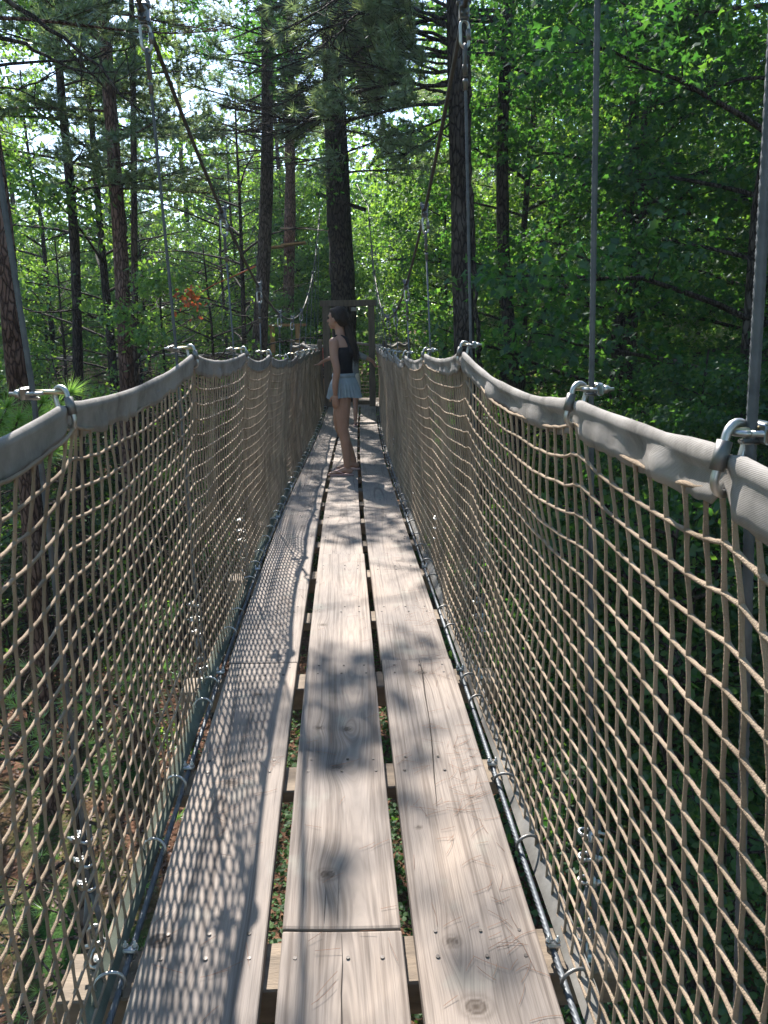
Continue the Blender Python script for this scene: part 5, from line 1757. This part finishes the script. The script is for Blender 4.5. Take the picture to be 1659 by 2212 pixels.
# top
g = Geo()
c_ = [((.006, .05, 1.00), .102, .156), ((.004, .045, 1.06), .094, .140), ((.003, .04, 1.11), .091, .131), ((0, .03, 1.18), .099, .139), ((-.006, .02, 1.25), .113, .153), ((-.008, .02, 1.29), .116, .156), ((-.006, .02, 1.325), .104, .150)]
g.loft([ering(c, fw, la, a, b, 40, .006, 9) for c, a, b in c_])
for k in (-1, 1):
    limb(g, [np.array((-.006, .02, 1.30)) + fw * .085 + la * .09 * k, np.array((-.01, .02, 1.38)) + fw * .075 + la * .08 * k, np.array((-.006, .02, 1.44)) + la * .062 * k + fw * .02,
             np.array((0, .02, 1.42)) - fw * .055 + la * .04 * k, np.array((-.0, .02, 1.33)) - fw * .095 + la * .01 * k], [.017, .014, .012, .014, .03], 20, 8)
limb(g, [np.array((0, .02, 1.38)) - fw * .072, np.array((0, .02, 1.28)) - fw * .095], [.03, .05], 8, 10)
fuse('top', g, M['black_cloth'], girl, .006, 4)
# pleated skirt
R_ = []
kk = 168
for z, a, b, am in ((1.045, .100, .154, .0), (1.035, .102, .156, .003), (1.01, .108, .162, .006), (.96, .132, .188, .016), (.90, .150, .203, .032), (.85, .160, .207, .055), (.812, .170, .214, .062), (.812, .165, .209, .062), (.86, .152, .198, .05)):
    ang = np.arange(kk) * 2 * math.pi / kk
    w_ = 1 + am * (np.abs(((ang * 28 / (2 * math.pi)) % 1) * 2 - 1) - .5) * 1.6
    c = np.array((.012, .055, z)) + (0, 0, 0)
    rr_ = c[None] + (a * np.cos(ang) * w_)[:, None] * fw[None] + (b * np.sin(ang) * w_)[:, None] * la[None]
    rr_[:, 2] += .010 * np.sin(ang * 3 + 1) * (1.045 - z) / .23
    R_.append(rr_)
g = Geo().loft(R_, cap=False); sk = g.build('skirt', M['blue_cloth'], girl, smooth=False)
Geo().loft([ering((.008, .053, z), fw, la, a, b, 48) for z, a, b in ((1.020, .106, .160), (1.025, .110, .164), (1.058, .104, .158), (1.060, .099, .153))], cap=False).build('waistband', M['blue_cloth'], sk)
# hair
g = Geo(); rr = np.random.default_rng(71)
g.ball(hP(-.026, 0, .040), np.array([.092, .084, .090]), hR, 18, 12)
g.ball(hP(-.062, 0, -.005), np.array([.055, .066, .075]), hR, 16, 10)
limb(g, [hP(.05, .03, .085), hP(.0, .06, .07), hP(-.05, .07, .0)], [.02, .026, .03])
limb(g, [hP(.05, -.03, .085), hP(.0, -.06, .07), hP(-.05, -.07, .0)], [.02, .026, .03])
limb(g, [hP(-.09, .0, .01), (.055, .0, 1.54), (.075, .0, 1.46), (.095, -.01, 1.38), (.125, -.02, 1.29), (.135, -.02, 1.20)], [.040, .032, .044, .046, .036, .012], 26)
hr = fuse('hair', g, M['hair'], girl, .007, 3)
g = Geo()
for i in range(130):
    o1 = rr.normal(0, .016, 3)
    st = np.array([hP(-.09, 0, .01), (.055, 0, 1.54), (.078, 0, 1.46), (.10, -.01, 1.38), (.13, -.02, 1.29), (.14, -.02, 1.17)])
    w = np.linspace(.6, 1.0, 6)[:, None]
    Q, r = spl(st + o1 * w * 1.4 + rr.normal(0, .012, (6, 3)) * w, [.0016] * 5 + [.0006], 14)
    g.tube(Q, r, 3, cap=False)
for i in range(60):
    a = rr.uniform(0, 6.28); b = rr.uniform(-.2, 1.2)
    n_ = np.array([math.cos(a) * math.cos(b), math.sin(a) * math.cos(b), math.sin(b)])
    p0 = hP(-.03, 0, .04) + hR @ (n_ * (.088, .08, .088))
    g.tube([p0, p0 + hR @ n_ * .012 + (0.006, 0, .0), p0 + hR @ n_ * .008 + (.026, 0, -.018)], .0009, 3, cap=False)
g.build('loose_strands', M['hair'], hr)
for (ax, ay) in ((.030, -.045), (.085, .31)):
    g = Geo(); out = []
    for q in range(28):
        t = q / 28 * 2 * math.pi
        out.append((ax - .070 - .135 * math.cos(t) * 1.0, ay - .002 + (.038 + .008 * math.cos(t)) * math.sin(t), 0))
    out = np.array(out)
    g.loft([out + (0, 0, .001), out + (0, 0, .014)])
    limb(g, [(ax - .035, ay - .040, .018), (ax - .10, ay - .030, .052), (ax - .145, ay + .010, .040), (ax - .155, ay + .008, .014)], [.005, .005, .005, .004], 10, 6)
    limb(g, [(ax - .035, ay + .038, .018), (ax - .10, ay + .030, .052), (ax - .145, ay + .010, .040)], [.005, .005, .005], 10, 6)
    g.build('sandal', M['pink_foam'], girl)

# --- the child behind, walking away with a hand on each net
cf = 12.7
cx0 = un(759, 900, cf).x; cz0 = float(dz(cf))
kid = empty('person', (cx0, cf, cz0), 'fair haired child in grey shirt and cream shorts walking away beyond the girl, arms spread to both nets', 'person')
kid['label'] = 'fair haired child in grey shirt walking away beyond the girl, hands on both nets'
Fy = np.array([0, 1., 0]); Lx = np.array([1., 0, 0])
g = Geo()
g.loft([ering(c, Fy, Lx, a, b, 28) for c, a, b in (((0, 0, .74), .085, .125), ((0, 0, .82), .09, .13), ((0, 0, .92), .075, .105), ((0, 0, 1.02), .082, .12), ((0, .0, 1.13), .078, .13), ((0, 0, 1.19), .055, .10), ((0, .005, 1.23), .04, .05))])
limb(g, [(0, 0, 1.19), (0, .01, 1.26), (0, .015, 1.30)], [.042, .040, .043])
kP, kR = head(g, (.015, .02, 1.345), math.pi / 2 + .1, .90)
limb(g, [(-.075, 0, .76), (-.08, .02, .44), (-.085, .05, .09)], [.078, .046, .029]); limb(g, [(.075, 0, .76), (.075, -.03, .44), (.07, -.09, .09)], [.078, .046, .029])
limb(g, [(-.085, .03, .04), (-.09, .10, .035), (-.09, .19, .02)], [.03, .026, .016]); limb(g, [(.07, -.12, .05), (.07, -.05, .035), (.07, .05, .02)], [.03, .026, .016])
xl = float(top(-1, cf)[0]) - cx0; xr = float(top(1, cf)[0]) - cx0; zl = .99; zr = .95
eL = np.array((xl * .62 - .02, .03, 1.07)); eR = np.array((xr * .66 + .03, .03, 1.05))
limb(g, [(-.135, 0, 1.14), eL, (xl + .06, .10, zl)], [.038, .031, .021]); limb(g, [(.135, 0, 1.14), eR, (xr - .06, .10, zr)], [.038, .031, .021])
hand(g, (xl + .06, .10, zl), (-1, .25, -.1), (0, .1, -1), .85, .6, -1); hand(g, (xr - .06, .10, zr), (1, .25, -.1), (0, .1, -1), .85, .6, 1)
fuse('body', g, M['skin'], kid, .007)
for k in (-1, 1): Geo().ball(kP(.083, k * .031, .012), .010).build('eye', M['eye'], kid)
g = Geo()
g.loft([ering(c, Fy, Lx, a, b, 30, .02, 7) for c, a, b in (((0, 0, .76), .108, .150), ((0, 0, .86), .100, .138), ((0, 0, 1.0), .095, .134), ((0, 0, 1.12), .09, .145), ((0, 0, 1.19), .066, .118), ((0, 0, 1.215), .05, .06))])
for s, e in ((-1, eL), (1, eR)): limb(g, [(s * .12, 0, 1.15), (np.array((s * .135, 0, 1.14)) + e) / 2], [.052, .047], 8)
fuse('shirt', g, M['grey_cloth'], kid, .008, 3)
g = Geo()
for s in (-1, 1): limb(g, [(s * .062, 0, .80), (s * .085, 0.0 - s * .01, .60)], [.094, .088], 8)
fuse('shorts', g, M['cream_cloth'], kid, .009, 2)
g = Geo(); g.ball(kP(-.026, 0, .040), np.array([.088, .080, .086]), kR, 16, 12); g.ball(kP(-.06, 0, -.02), np.array([.045, .06, .065]), kR)
limb(g, [kP(-.1, 0, .02), (.02, -.12, 1.30), (.03, -.11, 1.20)], [.03, .032, .012])
fuse('hair', g, M['hair_fair'], kid, .007, 2)
for (ax, ay) in ((-.088, .07), (.07, -.03)):
    out = np.array([(ax + .037 * math.sin(t), ay + .115 * math.cos(t), 0) for t in np.linspace(0, 2 * math.pi, 25)[:-1]])
    Geo().loft([out[::-1] + (0, 0, .001), out[::-1] + (0, 0, .013)]).build('sandal', M['pink_foam'], kid)

# --- two people on the course beyond the left net
for (pxx, pyy, f, sh, hm, lab, yaw) in ((655, 739, 20.3, 'white_cloth', 'hair', 'distant person with a dark ponytail in a white top beyond the left net', .9),
                                      (693, 732, 19.6, 'red_cloth', 'hair_fair', 'distant person in a red shirt just left of the gate post', 2.2)):
    tp = un(pxx, pyy, f); hgt = tp.z - (zf + .05)
    ps = empty('person', (tp.x, f, zf + .05), lab, 'person'); s = hgt / 1.62
    g = Geo()
    g.loft([ering(np.array(c) * s, Fy, Lx, a * s, b * s, 24) for c, a, b in (((0, 0, .84), .10, .15), ((0, 0, .95), .105, .16), ((0, 0, 1.08), .085, .12), ((0, 0, 1.24), .10, .15), ((0, 0, 1.34), .07, .13), ((0, 0, 1.39), .045, .05))])
    limb(g, [np.array(q) * s for q in ((0, 0, 1.34), (0, 0, 1.44))], [.045, .045])
    P_, R2 = head(g, (0, 0, 1.50 * s), yaw, s)
    for q in (-1, 1):
        limb(g, [np.array(v) * s for v in ((q * .08, 0, .88), (q * .085, .01, .48), (q * .09, 0, .09))], [.085 * s, .05 * s, .033 * s])
        limb(g, [np.array(v) * s for v in ((q * .09, .03, .04), (q * .095, .16, .025))], [.034 * s, .02 * s])
        limb(g, [np.array(v) * s for v in ((q * .16, 0, 1.31), (q * .20, .02, 1.08), (q * .17, .16, .98))], [.045 * s, .035 * s, .025 * s])
        hand(g, np.array((q * .17, .16, .98)) * s, (-.1 * q, 1, .1), (0, 0, -1), s, .5, -q)
    fuse('body', g, M['skin'], ps, .009)
    g = Geo(); g.loft([ering(np.array(c) * s, Fy, Lx, a * s, b * s, 24) for c, a, b in (((0, 0, .88), .125, .175), ((0, 0, 1.08), .10, .14), ((0, 0, 1.24), .115, .165), ((0, 0, 1.34), .085, .15), ((0, 0, 1.39), .055, .065))])
    for q in (-1, 1): limb(g, [np.array(v) * s for v in ((q * .15, 0, 1.31), (q * .18, .01, 1.18))], [.056 * s, .05 * s], 8)
    fuse('shirt', g, M[sh], ps, .01, 2)
    g = Geo()
    for q in (-1, 1): limb(g, [np.array(v) * s for v in ((q * .07, 0, .88), (q * .085, 0, .62))], [.10 * s, .09 * s], 8)
    fuse('shorts', g, M['black_cloth'], ps, .01, 2)
    g = Geo(); g.ball(P_(-.026, 0, .040), np.array([.092, .084, .090]) * s, R2, 16, 12)
    limb(g, [P_(-.1, 0, .03), P_(-.13, 0, -.05), P_(-.11, 0, -.16)], [.03, .034, .012])
    fuse('hair', g, M[hm], ps, .009, 2)
    for k in (-1, 1): Geo().ball(P_(.083, k * .031, .012), .011).build('eye', M['eye'], ps)

# thin summer haze in the wood
hz = Geo().box((0, 20, 16), (170, 150, 36)).build('haze', None, smooth=False)
tag(hz, kind='stuff')
hm = bpy.data.materials.new('haze_air'); hm.use_nodes = True
hn = hm.node_tree; hn.nodes.clear()
pv = hn.nodes.new('ShaderNodeVolumePrincipled'); pv.inputs['Density'].default_value = .0007; pv.inputs['Color'].default_value = (.78, .88, 1, 1)
ho = hn.nodes.new('ShaderNodeOutputMaterial'); hn.links.new(pv.outputs[0], ho.inputs['Volume'])
hz.data.materials.clear(); hz.data.materials.append(hm)
